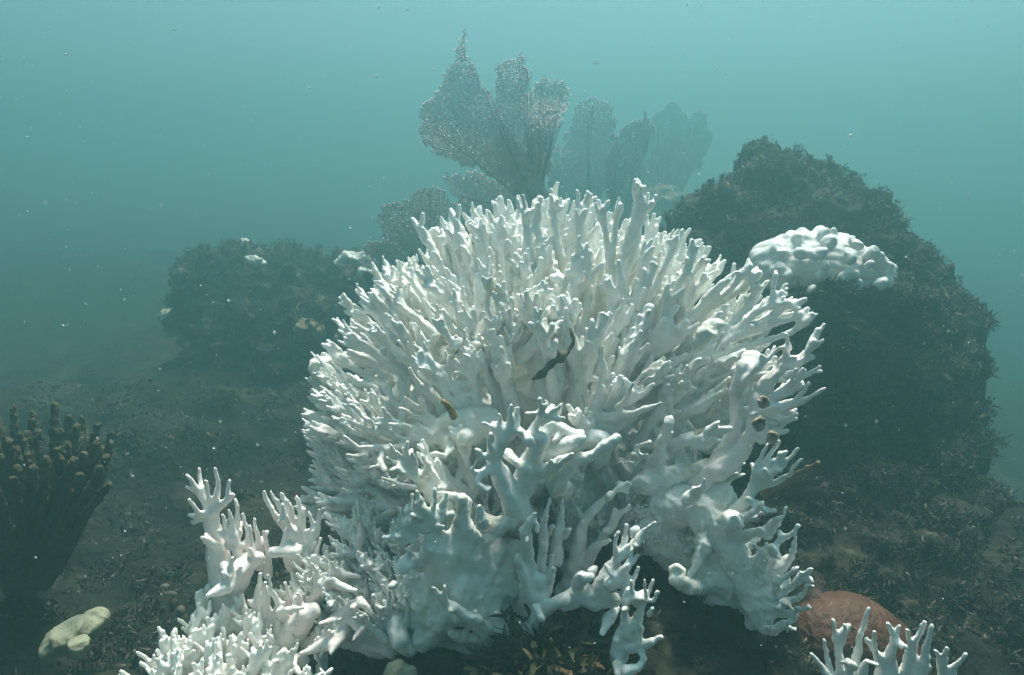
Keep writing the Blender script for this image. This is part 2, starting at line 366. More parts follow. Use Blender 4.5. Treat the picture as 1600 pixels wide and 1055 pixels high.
def place_branch(root, key, i, base, axis, roll, scale, m=None):
    me = proto_meshes[key][i % len(proto_meshes[key])]
    o = bpy.data.objects.new('branch', me); z = Vector(axis).normalized()
    ref = Vector((math.cos(roll), math.sin(roll), .001)); x = (ref - z * ref.dot(z)).normalized(); y = z.cross(x)
    M = Matrix((x, y, z)).transposed().to_4x4()
    o.matrix_local = Matrix.Translation(Vector(base) - root.location) @ M @ Matrix.Diagonal((scale, scale, scale, 1))
    return link(o, root)

def knobbly(limbs, seed):
    """thin the fingers a little and give them short side nubs"""
    r = np.random.default_rng(seed); out = []
    for Pt, Rd in limbs:
        big = np.clip((Rd - .008) / .022, 0, 1); Rd = np.maximum(Rd * (.78 + .22 * big), .0027 if len(Rd) > 1 else 0); out.append((Pt, Rd))
        if len(Pt) < 3 or Rd[-1] > .0075: continue
        for _ in range(r.integers(0, 3)):
            j = r.integers(0, len(Pt) - 2) if len(Pt) > 3 else 0; t = r.uniform(.3, .9); p = Pt[j] + (Pt[j + 1] - Pt[j]) * t; rr = Rd[j] + (Rd[j + 1] - Rd[j]) * t
            if rr > .014: continue
            dv = unit(Pt[j + 1] - Pt[j]); d = unit(dv * .6 + unit(r.normal(size=3) + np.array([0, -.5, .5])) * .9); ln = rr + r.uniform(.006, .020)
            out.append((np.array([p, p + d * ln * .6, p + d * ln + np.array([0, 0, .002])]), np.array([.0048, .0044, .0034])))
    return out
def branch_part(root, limbs, seed, name='branch', h=.0024, k=.0018, m=None, amp=.0009):
    if name == 'branch': limbs = knobbly(limbs, seed)
    V, F = sdf_mesh(limbs, h, k); V = wobble(V, amp, .03, seed); V = wobble(V, amp * .45, .012, seed + 50)
    return obj_np(name, V, F, m or M_coral, root)

# the big colony
C0 = P(862, 705, 1.40)
big = empty('fire_coral', P(860, 1010, 1.25)); tag(big, 'huge bleached white branching coral colony filling the middle of the view', 'coral')
# body: the fused lower mass the branches rise from
body = [limb('p', 1.42, 1.42, (x, y, r_)) for x, y, r_ in [(860, 700, 150), (760, 720, 130), (960, 720, 130), (700, 800, 110), (990, 820, 90), (860, 600, 130), (900, 840, 130), (640, 740, 85), (780, 900, 100), (960, 560, 95), (740, 600, 90)]]
branch_part(big, body, 3, 'body', h=.007, k=.014, amp=.006)
# dome of branches
RX, RY, RZ = .475, .36, .50
nd = 330; gold = math.pi * (3 - math.sqrt(5)); r = np.random.default_rng(8); cnt = 0
for i in range(nd):
    z = 1 - 2 * (i + .5) / nd; th = i * gold; q = math.sqrt(1 - z * z)
    n = np.array([q * math.cos(th), q * math.sin(th), z]) + r.normal(size=3) * .05; n = unit(n)
    if n[2] < -.25 or n[1] > .72: continue
    if n[2] < .12 and n[1] > .3: continue
    tip = C0 + n * (RX, RY, RZ)
    v = tip - CAM; dd = v @ FWD; px = 800 + FPX * (v @ RT) / dd; py = 527.5 - FPX * (v @ UP) / dd
    if n[1] < .25:
        if py > 700 and px > 560: continue
        if px > 1000 and py > 600: continue
        if 800 < px < 960 and 470 < py < 720: continue
        if py > 790: continue
    left = px < 700; inner = i % 5 == 0
    if inner: tip = C0 + n * np.array((RX, RY, RZ)) * .84
    key = ('fine' if i % 3 else 'dense') if px < 740 and n[2] < .8 else ('tall' if n[2] > .55 else 'long')
    s = r.uniform(.85, 1.1) * (1.0 if not left else .92)
    axis = unit(n * (.9, .5, .8) + np.array([0, 0, .55 if not left else .42]) + r.normal(size=3) * .09)
    L = {'dense': .15, 'fine': .13, 'tall': .21, 'long': .19}[key] * s
    place_branch(big, key, int(r.integers(99)), tip - axis * L, axis, r.uniform(0, 3.14), s); cnt += 1

# branches one can follow in the photograph, front and right
G = []
G.append([limb('4', 1.10, 1.06, (280, 420, 40), (290, 330, 40), (330, 150, 22), (320, 10, 15)), limb('4', 1.08, 1.04, (350, 320, 20), (375, 220, 9)),
          limb('4', 1.10, 1.0, (300, 400, 45), (400, 385, 32), (500, 370, 24), (640, 322, 10)), limb('4', 1.06, 1.0, (410, 340, 26), (450, 290, 22), (485, 215, 11)),
          limb('4', 1.08, 1.04, (440, 290, 18), (510, 200, 14), (545, 150, 9)), limb('4', 1.08, 1.04, (430, 330, 26), (500, 290, 25), (560, 250, 18), (605, 210, 10)),
          limb('4', 1.12, 1.10, (200, 480, 40), (270, 420, 50), (330, 450, 50)), limb('4', 1.1, 1.06, (230, 420, 24), (235, 350, 18))])
G.append([limb('4', 1.2, 1.16, (700, 480, 55), (730, 380, 75), (770, 290, 60)), limb('4', 1.16, 1.08, (740, 360, 60), (860, 340, 42), (930, 290, 24), (1010, 240, 11)),
          limb('4', 1.16, 1.1, (800, 270, 35), (880, 230, 24), (930, 60, 15), (985, -70, 10)), limb('4', 1.14, 1.12, (910, 130, 16), (970, 90, 14), (1060, 0, 9)),
          limb('4', 1.14, 1.08, (850, 320, 28), (930, 260, 18), (1020, 185, 10)), limb('4', 1.16, 1.1, (850, 240, 22), (930, 190, 16), (1060, 135, 9)),
          limb('4', 1.18, 1.15, (700, 180, 40), (800, 180, 26), (900, 160, 20)), limb('4', 1.2, 1.14, (640, 190, 40), (720, 110, 24), (800, 60, 18), (890, -20, 10)), limb('4', 1.16, 1.14, (755, 250, 22), (765, 190, 14))])
G.append([limb('4', 1.12, 1.08, (600, 700, 60), (640, 560, 42), (672, 470, 36), (688, 425, 33)), limb('4', 1.08, 1.07, (690, 470, 16), (706, 492, 9)),
          limb('4', 1.10, 1.07, (500, 640, 22), (515, 560, 17), (575, 528, 9)), limb('4', 1.12, 1.10, (540, 760, 70), (700, 710, 62), (850, 680, 55), (920, 660, 50)), limb('4', 1.06, 1.05, (440, 640, 15), (495, 645, 14))])
G.append([limb('4', 1.10, 1.06, (860, 760, 70), (930, 690, 70), (1000, 560, 48), (1060, 410, 40), (1050, 260, 46), (1110, 120, 58)), limb('4', 1.08, 1.06, (960, 690, 66), (1070, 600, 58), (1140, 480, 44), (1170, 340, 46), (1200, 230, 42)),
          limb('4', 1.07, 1.06, (1140, 85, 66)), limb('4', 1.06, 1.06, (1175, 300, 50), (1190, 420, 48), (1200, 520, 30)),
          limb('4', 1.06, 1.0, (1190, 230, 45), (1310, 120, 32), (1420, 45, 22), (1535, -25, 11)), limb('4', 1.03, 1.0, (1310, 125, 26), (1400, 100, 20), (1480, 65, 11)), limb('4', 1.04, 1.02, (1300, 110, 24), (1330, 60, 20), (1338, 0, 13), (1332, -60, 9)),
          limb('4', 1.0, 1.0, (1440, 40, 18), (1500, -50, 14), (1535, -115, 9)), limb('4', 1.06, 1.0, (1220, 330, 38), (1320, 250, 24), (1360, 190, 16), (1388, 130, 9)), limb('4', 1.03, .99, (1340, 240, 24), (1420, 180, 16), (1515, 110, 9)),
          limb('4', 1.02, 1.0, (1390, 190, 14), (1428, 135, 9)), limb('4', 1.05, .98, (1220, 350, 42), (1300, 345, 32), (1420, 310, 22), (1545, 238, 9)), limb('4', 1.02, .99, (1380, 310, 20), (1420, 250, 14), (1452, 205, 9)),
          limb('4', 1.05, 1.0, (1250, 390, 22), (1330, 395, 12), (1395, 380, 7)), limb('4', 1.05, 1.03, (1240, 240, 28), (1290, 150, 16)), limb('4', 1.05, 1.03, (1100, 180, 30), (1210, 90, 16), (1300, 10, 10)), limb('4', 1.03, 1.01, (1470, 150, 12), (1520, 140, 8))])
G.append([limb('4', 1.06, 1.02, (1040, 920, 48), (1110, 850, 42), (1160, 775, 40)), limb('4', 1.02, 1.0, (1140, 770, 26), (1165, 680, 17), (1225, 550, 9)), limb('4', 1.02, 1.0, (1165, 740, 24), (1220, 630, 16), (1298, 530, 10)),
          limb('4', 1.02, 1.0, (1180, 740, 20), (1220, 680, 14), (1262, 628, 9)), limb('4', 1.02, .99, (1190, 760, 26), (1260, 690, 17), (1325, 585, 10)), limb('4', 1.01, .99, (1260, 700, 16), (1320, 650, 14), (1392, 565, 9)), limb('4', 1.03, .99, (1180, 780, 30), (1270, 750, 20), (1350, 715, 15), (1412, 630, 9))])
# lower right mass
G.append([limb('7', 1.12, 1.08, (250, 100, 90), (340, 90, 85), (420, 110, 80), (480, 60, 60)), limb('7', 1.08, 1.05, (400, 130, 80), (460, 210, 75), (520, 300, 70), (580, 400, 62), (600, 500, 55)), limb('7', 1.06, 1.02, (470, 180, 60), (520, 160, 50)), limb('7', 1.06, 1.05, (392, 225, 36)),
          limb('7', 1.05, 1.05, (400, 260, 40), (372, 310, 30), (335, 410, 22)), limb('7', 1.10, 1.08, (440, 300, 90), (500, 400, 80), (420, 400, 60)), limb('7', 1.06, 1.02, (340, 60, 34), (385, 40, 26), (405, -10, 12)),
          limb('7', 1.06, .99, (520, 190, 34), (590, 125, 20), (640, 88, 10)), limb('7', 1.02, 1.0, (620, 85, 8), (645, 108, 7), (692, 104, 5)), limb('7', 1.06, .99, (540, 230, 34), (600, 212, 24), (665, 205, 26), (700, 150, 13), (746, 104, 7)),
          limb('7', 1.06, .98, (580, 400, 54), (650, 330, 46), (685, 265, 26), (740, 230, 14), (784, 188, 7)), limb('7', 1.02, 1.0, (660, 310, 22), (635, 290, 14), (608, 256, 8)), limb('7', 1.0, .99, (690, 270, 15), (700, 300, 16), (715, 310, 12)),
          limb('7', 1.04, .99, (640, 420, 50), (730, 345, 24), (770, 290, 16), (778, 225, 8)), limb('7', 1.04, .97, (600, 480, 40), (690, 465, 24), (715, 410, 15), (785, 350, 8)), limb('7', 1.03, .97, (660, 465, 24), (750, 440, 18), (800, 400, 13), (842, 358, 7)),
          limb('7', .99, .98, (790, 400, 10), (800, 375, 7)), limb('7', 1.04, .97, (600, 510, 44), (700, 515, 26), (770, 485, 16), (852, 430, 7)), limb('7', 1.04, .97, (620, 560, 40), (700, 545, 20), (780, 545, 14), (838, 508, 7)),
          limb('7', 1.05, .99, (600, 570, 40), (680, 610, 30), (730, 600, 20), (780, 560, 8)), limb('7', 1.03, 1.0, (690, 615, 18), (785, 608, 8)), limb('7', 1.12, 1.08, (380, 470, 50), (520, 480, 60), (620, 500, 50)),
          limb('7', 1.14, 1.14, (200, 180, 100), (260, 260, 90), (360, 350, 80)), limb('7', 1.0, .98, (735, 500, 14), (775, 530, 10))])
G.append([limb('7', 1.12, 1.03, (430, 420, 50), (340, 432, 36)), limb('7', 1.04, 1.0, (330, 430, 34), (285, 400, 42)), limb('7', 1.0, .99, (262, 360, 16), (290, 345, 18), (315, 365, 16), (318, 410, 16))])
# front centre clump
G.append([limb('3', 1.26, 1.03, (1290, 1000, 110), (1260, 900, 84)), limb('3', 1.24, 1.04, (1400, 760, 100), (1300, 740, 70)), limb('3', 1.02, .99, (1250, 860, 80), (1180, 740, 66), (1125, 620, 46), (1190, 490, 42)), limb('3', .99, .97, (1170, 490, 28), (1125, 460, 20), (1070, 425, 11)), limb('3', .99, .98, (1170, 480, 24), (1160, 385, 12)), limb('3', .99, .97, (1195, 510, 38), (1220, 420, 26), (1226, 325, 11)),
          limb('3', 1.0, .98, (1225, 500, 32), (1252, 430, 22), (1262, 340, 12)), limb('3', .99, .96, (1125, 600, 30), (1105, 540, 22), (1112, 485, 13)), limb('3', .99, .97, (1110, 620, 24), (1060, 600, 18), (1042, 565, 10)), limb('3', 1.0, .97, (1120, 680, 34), (1070, 700, 24), (1010, 680, 14), (1060, 580, 11)),
          limb('3', 1.02, 1.0, (1210, 600, 40), (1260, 650, 36), (1310, 690, 46)), limb('3', 1.04, 1.0, (1290, 780, 80), (1330, 640, 66), (1390, 520, 54)), limb('3', 1.0, .97, (1330, 530, 42), (1370, 430, 28), (1395, 370, 20), (1380, 288, 10)), limb('3', .98, .97, (1380, 370, 16), (1312, 370, 9)),
          limb('3', .99, .97, (1395, 380, 20), (1420, 330, 10)), limb('3', 1.0, .98, (1390, 420, 34), (1450, 370, 26), (1495, 325, 13)), limb('3', 1.0, .98, (1255, 450, 30), (1330, 525, 40)), limb('3', 1.02, 1.02, (1390, 480, 46), (1460, 430, 40), (1540, 480, 40), (1600, 490, 36)),
          limb('3', 1.03, .99, (1290, 740, 60), (1400, 690, 44), (1480, 650, 34), (1552, 600, 12)), limb('3', 1.03, 1.0, (1400, 600, 60), (1500, 560, 50), (1600, 520, 40)), limb('3', .99, .97, (1080, 790, 26), (1110, 780, 14), (1100, 795, 10)), limb('3', .98, .97, (1060, 700, 20), (1040, 770, 18), (1080, 790, 14))])
G.append([limb('4', 1.24, 1.05, (140, 860, 110), (80, 770, 62)), limb('4', 1.22, 1.06, (180, 600, 80), (60, 520, 46)), limb('4', 1.04, 1.0, (60, 760, 60), (170, 640, 42), (280, 590, 36), (395, 512, 38)), limb('4', 1.02, .98, (-10, 700, 44), (80, 650, 24), (150, 598, 10)), limb('4', 1.06, 1.02, (0, 520, 44), (100, 500, 42), (210, 490, 26)), limb('4', 1.08, 1.06, (160, 560, 50), (240, 500, 60), (320, 520, 54)),
          limb('4', 1.06, 1.03, (40, 450, 34), (70, 390, 18), (92, 325, 10)), limb('4', 1.06, 1.02, (0, 420, 26), (10, 310, 12))])
# front left fingers and the smooth plates below
G.append([limb('3', 1.08, 1.0, (860, 900, 60), (780, 790, 52), (690, 700, 40), (650, 650, 26)), limb('3', 1.0, .97, (665, 680, 24), (610, 650, 18), (548, 620, 9)), limb('3', 1.0, .97, (650, 650, 22), (610, 610, 17), (563, 548, 9)), limb('3', 1.0, .98, (655, 660, 22), (650, 600, 17), (655, 532, 10)),
          limb('3', 1.0, .98, (690, 690, 26), (695, 640, 18), (684, 588, 11)), limb('3', 1.0, .97, (690, 720, 28), (630, 705, 18), (558, 688, 9)), limb('3', 1.06, 1.0, (840, 800, 36), (790, 700, 24), (735, 605, 12)), limb('3', 1.1, 1.05, (850, 830, 40), (720, 780, 26), (620, 770, 16), (520, 730, 9))])
G.append([limb('3', 1.28, 1.07, (1180, 400, 120), (1060, 460, 80), (960, 510, 52)), limb('3', 1.26, 1.1, (1150, 330, 110), (1000, 400, 60)), limb('3', 1.24, 1.09, (1000, 620, 80), (880, 540, 44)), limb('3', 1.13, 1.04, (930, 400, 54), (902, 500, 34), (892, 568, 26), (860, 606, 19), (790, 594, 12)), limb('3', 1.12, 1.08, (1100, 420, 90), (1000, 420, 80), (900, 400, 60), (800, 440, 40), (740, 360, 24), (640, 285, 11)), limb('3', 1.1, 1.06, (800, 440, 34), (720, 400, 20), (615, 345, 9)),
          limb('3', 1.1, 1.05, (840, 460, 40), (740, 470, 30), (640, 440, 16), (560, 430, 9)), limb('3', 1.14, 1.08, (900, 380, 50), (800, 290, 34), (700, 190, 20), (665, 130, 9)), limb('3', 1.1, 1.07, (745, 380, 20), (735, 310, 18), (725, 295, 12)), limb('3', 1.1, 1.06, (850, 500, 44), (760, 530, 30), (660, 480, 20), (610, 420, 10)),
          limb('3', 1.14, 1.09, (780, 560, 34), (600, 510, 26), (470, 440, 20), (345, 325, 10)), limb('3', 1.13, 1.09, (560, 500, 22), (440, 470, 17), (335, 410, 9)), limb('3', 1.12, 1.07, (640, 560, 26), (500, 560, 24), (380, 560, 18), (310, 500, 10)), limb('3', 1.12, 1.08, (480, 570, 22), (400, 610, 17), (325, 600, 9)),
          limb('3', 1.1, 1.07, (520, 590, 18), (500, 660, 14), (455, 672, 8)), limb('3', 1.12, 1.1, (480, 440, 16), (460, 345, 10)), limb('3', 1.12, 1.1, (560, 470, 18), (520, 340, 9))])
W_ = [limb('6', 1.04, 1.0, (330, 520, 90), (300, 380, 84), (260, 270, 66), (300, 180, 50)), limb('6', 1.06, 1.02, (480, 560, 100), (470, 400, 90), (440, 260, 76), (430, 120, 50))]
G.append([limb('6', 1.02, 1.0, (300, 420, 40), (290, 280, 34), (300, 180, 40)), limb('6', 1.03, 1.01, (440, 330, 40), (430, 210, 34), (430, 110, 44)), limb('6', .99, .98, (120, 290, 30), (95, 230, 20), (84, 135, 12)), limb('6', .99, .98, (90, 300, 30), (60, 290, 24), (45, 215, 13)),
          limb('6', 1.0, .98, (160, 310, 36), (90, 310, 26), (0, 300, 14)), limb('6', 1.0, .98, (160, 260, 36), (140, 160, 18), (152, 60, 11)), limb('6', 1.0, .97, (230, 240, 50), (215, 150, 42), (180, 45, 14)), limb('6', 1.0, .97, (170, 230, 18), (172, 110, 9)), limb('6', 1.0, .98, (270, 240, 34), (275, 120, 18), (282, 35, 12)),
          limb('6', 1.01, .99, (310, 220, 36), (325, 120, 24), (335, 60, 12)), limb('6', 1.02, 1.0, (280, 60, 20), (350, 60, 24), (430, 90, 40)), limb('6', 1.02, 1.0, (350, 200, 30), (375, 165, 12)), limb('6', 1.03, .99, (200, 440, 60), (140, 420, 50), (110, 460, 50)), limb('6', 1.0, .98, (140, 400, 30), (130, 375, 14)),
          limb('6', 1.02, 1.0, (540, 220, 50), (520, 130, 18)), limb('6', 1.05, 1.02, (560, 220, 60), (620, 240, 60), (700, 210, 50))])
W_ += [limb('6', 1.08, 1.06, (150, 560, 90), (200, 700, 100), (300, 780, 90), (220, 840, 80)), limb('6', 1.07, 1.05, (420, 520, 100), (440, 660, 100), (560, 760, 80), (640, 800, 70)), limb('6', 1.17, 1.15, (600, 420, 90), (620, 560, 90), (660, 700, 80))]
W_ += [limb('6', 1.16, 1.1, (-180, 720, 60), (-60, 800, 70), (60, 880, 60)), limb('6', 1.14, 1.08, (-240, 820, 50), (-120, 880, 50), (20, 920, 44)), limb('6', 1.12, 1.08, (560, 330, 80), (560, 480, 90), (570, 620, 90)), limb('6', 1.14, 1.1, (650, 380, 80), (670, 520, 80), (690, 700, 80), (700, 820, 60)), limb('6', 1.1, 1.05, (230, 420, 70), (250, 560, 90), (330, 700, 90)), limb('6', 1.14, 1.1, (760, 560, 70), (780, 700, 60))]
r = np.random.default_rng(77)
for q in range(26):                                                   # upright ridges and small knobs on the smooth wall
    x, y = r.uniform(230, 720), r.uniform(380, 800); ln = r.uniform(40, 130); d = 1.045 + .00016 * abs(x - 380) - .00004 * (y - 400)
    W_.append(limb('6', d, d - .012, (x, y, r.uniform(20, 34)), (x + r.normal() * 14, y - ln * .6, r.uniform(16, 26)), (x + r.normal() * 26, y - ln, r.uniform(10, 16))))
V, F = sdf_mesh(W_, .0032, .006); V = wobble(V, .003, .05, 66); V = wobble(V, .0012, .017, 67); obj_np('plate', V, F, M_coral, big)
G.append([limb('6', 1.03, .98, (560, 790, 46), (430, 715, 38), (330, 650, 28), (268, 572, 12)),
          limb('6', .99, .98, (330, 645, 22), (332, 565, 12)), limb('6', 1.02, 1.0, (400, 740, 40)), limb('6', 1.07, 1.05, (640, 870, 44), (560, 872, 46), (500, 852, 38)), limb('6', 1.06, 1.04, (500, 860, 40), (430, 850, 44), (372, 826, 30)), limb('6', 1.05, 1.04, (450, 820, 22), (470, 800, 16)), limb('6', 1.02, 1.0, (520, 745, 34)), limb('6', 1.08, 1.04, (0, 620, 60), (60, 760, 70), (80, 860, 60)),
          limb('6', 1.02, 1.0, (50, 560, 30), (45, 570, 26)), limb('6', 1.0, .99, (175, 655, 20)), limb('6', 1.09, 1.08, (700, 860, 50), (760, 760, 60), (800, 860, 34), (790, 960, 22))])
# finger bundle in the centre
G.append([limb('6', 1.03, 1.0, (840, 640, 70), (770, 520, 44), (742, 430, 32), (737, 408, 24)), limb('6', 1.03, .98, (820, 560, 44), (800, 400, 34), (775, 270, 44), (800, 210, 34), (836, 175, 12)), limb('6', .98, .98, (845, 260, 18), (838, 210, 10)), limb('6', .98, .97, (785, 300, 14), (788, 320, 10)),
          limb('6', 1.05, 1.02, (870, 540, 44), (870, 340, 34), (880, 200, 22), (912, 85, 9)), limb('6', 1.04, 1.0, (880, 620, 50), (920, 500, 30), (930, 470, 22)), limb('6', 1.04, 1.02, (915, 500, 18), (930, 395, 11)), limb('6', 1.08, 1.06, (940, 420, 50), (960, 260, 34), (972, 160, 20), (982, 92, 11)),
          limb('6', 1.06, 1.05, (910, 270, 26), (925, 240, 22)), limb('6', 1.07, 1.05, (1000, 280, 30), (1020, 250, 18)), limb('6', 1.04, 1.0, (820, 800, 60), (860, 700, 56), (940, 660, 44), (1000, 640, 44)), limb('6', 1.0, .99, (840, 690, 34), (865, 740, 30)), limb('6', 1.03, 1.02, (845, 600, 60), (850, 540, 50))])
G.append([limb('6', 1.12, 1.04, (1030, 560, 60), (1060, 400, 52), (1085, 250, 42), (1140, 155, 34), (1250, 62, 24), (1335, -5, 11)), limb('6', 1.06, 1.04, (1290, 10, 16), (1320, 20, 14), (1338, 52, 9)), limb('6', 1.1, 1.04, (1110, 440, 46), (1190, 315, 32), (1260, 220, 22), (1345, 120, 9)), limb('6', 1.07, 1.05, (1225, 260, 18), (1275, 145, 9)),
          limb('6', 1.08, 1.04, (1140, 370, 28), (1200, 330, 20), (1245, 318, 11)), limb('6', 1.12, 1.1, (1000, 600, 70), (1050, 540, 60), (1120, 500, 50))])
G.append([limb('6', 1.02, .98, (1000, 660, 60), (1080, 600, 66), (1150, 640, 66), (1230, 510, 56), (1300, 385, 34), (1330, 300, 18), (1336, 225, 10)), limb('6', 1.0, .98, (1060, 560, 44), (1090, 525, 46), (1130, 510, 30)), limb('6', .98, .95, (1290, 410, 34), (1385, 315, 25), (1440, 255, 17), (1485, 215, 11)), limb('6', 1.0, .98, (1382, 270, 42)),
          limb('6', .98, .97, (1275, 430, 22), (1265, 340, 18), (1292, 268, 10)), limb('6', .98, .96, (1240, 560, 44), (1330, 470, 24), (1402, 395, 12)), limb('6', .97, .96, (1330, 470, 16), (1362, 370, 9)), limb('6', .98, .96, (1290, 560, 26), (1320, 520, 18), (1336, 455, 11)), limb('6', .98, .95, (1310, 620, 28), (1350, 560, 18), (1392, 475, 9)), limb('6', 1.02, 1.0, (1150, 650, 56), (1220, 650, 50), (1270, 640, 44)), limb('6', 1.02, 1.0, (1160, 470, 24), (1130, 480, 20))])
G.append([limb('6', .98, .95, (1290, 960, 56), (1300, 860, 60), (1330, 790, 44), (1322, 660, 24), (1345, 590, 18)), limb('6', .96, .94, (1350, 830, 44), (1400, 740, 34), (1430, 640, 22), (1460, 580, 14), (1482, 530, 7)), limb('6', .94, .93, (1440, 650, 16), (1480, 640, 12), (1508, 596, 7)), limb('6', .94, .93, (1445, 610, 12), (1428, 545, 7)), limb('6', .95, .94, (1330, 650, 16), (1400, 640, 9)),
          limb('6', .95, .94, (1380, 660, 20), (1372, 600, 14), (1356, 540, 8)), limb('6', 1.02, .98, (1280, 690, 30), (1235, 740, 42), (1200, 825, 16)), limb('6', .96, .93, (1360, 900, 44), (1440, 880, 28), (1525, 848, 17)), limb('6', .95, .94, (1400, 910, 26), (1430, 970, 24), (1400, 1020, 28), (1330, 1030, 44)), limb('6', .96, .95, (1290, 1010, 50), (1300, 1080, 50)), limb('6', .94, .93, (1450, 730, 18), (1480, 690, 9)), limb('6', .95, .94, (1330, 690, 20), (1320, 700, 22))])
for i, g in enumerate(G):
    branch_part(big, g, 500 + i * 3, m=M_coral_pink if i == 3 else None, amp=.0022 if i in (2, 5) else .0011)
Q = [[limb('6', 1.12, 1.06, (-60, 700, 80), (60, 820, 90), (140, 900, 60)), limb('6', 1.14, 1.1, (120, 620, 100), (160, 760, 100), (260, 880, 90), (420, 900, 70)), limb('6', 1.1, 1.06, (380, 900, 60), (560, 930, 50), (700, 930, 40)), limb('6', 1.08, 1.03, (20, 760, 40), (-30, 700, 22), (-60, 620, 12)), limb('6', 1.06, 1.02, (60, 780, 36), (20, 690, 20), (30, 600, 11)), limb('6', 1.06, 1.02, (110, 800, 30), (140, 700, 18), (120, 620, 10)), limb('6', 1.05, 1.02, (0, 860, 36), (-60, 800, 20), (-110, 720, 11))]]
for i, g in enumerate(Q): branch_part(big, g, 650 + i * 3)
# tall smooth blades behind the hollow, and extra fans named from the photograph
H = []
H.append([limb('p', 1.2, 1.14, (880, 680, 34), (860, 560, 36), (840, 460, 30), (825, 380, 18), (818, 305, 4)), limb('p', 1.2, 1.16, (890, 640, 34), (905, 520, 32), (880, 420, 26), (865, 350, 15), (862, 296, 4)), limb('p', 1.2, 1.16, (900, 600, 30), (920, 460, 26), (905, 370, 15), (902, 298, 4)), limb('p', 1.18, 1.16, (907, 350, 8), (918, 300, 4)),
          limb('p', 1.18, 1.14, (895, 470, 14), (885, 445, 6), (880, 438, 5)), limb('p', 1.18, 1.14, (835, 470, 20), (800, 440, 12), (795, 380, 5)), limb('p', 1.17, 1.15, (850, 420, 14), (838, 350, 9), (836, 318, 4)), limb('p', 1.2, 1.18, (870, 640, 40), (930, 620, 36), (950, 560, 30))])
H.append([limb('p', 1.22, 1.15, (940, 620, 30), (950, 500, 26), (975, 400, 17), (995, 330, 10), (998, 288, 4)), limb('p', 1.2, 1.15, (965, 470, 18), (990, 390, 10), (1014, 303, 4)), limb('p', 1.2, 1.16, (945, 500, 18), (955, 400, 12), (967, 310, 4)), limb('p', 1.18, 1.15, (955, 420, 10), (945, 360, 7), (940, 335, 4)), limb('p', 1.2, 1.13, (970, 540, 20), (1000, 430, 12), (1018, 375, 5)),
          limb('p', 1.2, 1.14, (975, 560, 22), (1010, 470, 13), (1050, 395, 8), (1058, 375, 4)), limb('p', 1.22, 1.12, (980, 600, 24), (1030, 500, 14), (1070, 430, 9), (1090, 385, 4)), limb('p', 1.2, 1.14, (1030, 505, 12), (1065, 460, 9), (1100, 400, 4)), limb('p', 1.21, 1.12, (1000, 600, 24), (1060, 520, 15), (1120, 450, 9), (1150, 425, 4)), limb('p', 1.17, 1.12, (1080, 500, 13), (1140, 455, 8), (1165, 420, 4)), limb('p', 1.18, 1.13, (1095, 490, 12), (1160, 450, 8), (1186, 425, 4))])
H.append([limb('p', 1.2, 1.10, (1020, 620, 26), (1090, 560, 18), (1160, 520, 10), (1230, 500, 7), (1252, 490, 4)), limb('p', 1.16, 1.1, (1120, 540, 14), (1180, 490, 8), (1225, 465, 4)), limb('p', 1.15, 1.1, (1150, 520, 10), (1200, 500, 7), (1240, 470, 4)), limb('p', 1.16, 1.1, (1090, 570, 15), (1170, 540, 9), (1235, 520, 7), (1262, 498, 4)), limb('p', 1.18, 1.13, (1060, 590, 18), (1110, 530, 14), (1150, 500, 9), (1200, 440, 5)), limb('p', 1.14, 1.1, (1180, 490, 8), (1205, 470, 5), (1212, 430, 4))])
H.append([limb('p', 1.18, 1.12, (800, 620, 30), (790, 540, 22), (780, 460, 9), (780, 440, 6)), limb('p', 1.14, 1.1, (795, 540, 18), (820, 490, 10), (830, 432, 6)), limb('p', 1.13, 1.1, (800, 540, 16), (815, 500, 9), (822, 460, 6)), limb('p', 1.14, 1.08, (805, 550, 16), (840, 500, 9), (848, 440, 6)), limb('p', 1.13, 1.07, (810, 555, 14), (845, 520, 8), (855, 485, 5)), limb('p', 1.13, 1.06, (812, 565, 14), (845, 535, 8), (862, 510, 5)), limb('p', 1.14, 1.1, (780, 520, 14), (760, 480, 8), (768, 440, 5)), limb('p', 1.16, 1.12, (790, 600, 34), (760, 560, 20), (720, 500, 10), (712, 470, 5)), limb('p', 1.12, 1.08, (745, 540, 12), (700, 530, 8), (690, 500, 5))])
def forked(limbs, seed):
    r = np.random.default_rng(seed); out = []
    for Pt, Rd in limbs:
        Rd = np.clip(Rd * .85, .0036, .0088); out.append((Pt, Rd)); d = unit(Pt[-1] - Pt[-2]); L = np.linalg.norm(Pt[-1] - Pt[-2])
        for q in range(r.integers(1, 4)):
            t = r.uniform(.15, .75); p = Pt[-2] + (Pt[-1] - Pt[-2]) * t; f = unit(d + unit(r.normal(size=3)) * .6); ln = r.uniform(.016, .034)
            out.append((np.array([p, p + f * ln * .5, p + unit(f + d * .5) * ln]), np.array([.0052, .0050, .0036])))
    return out
for i, g in enumerate(H): branch_part(big, forked(g, 40 + i), 700 + i * 3)

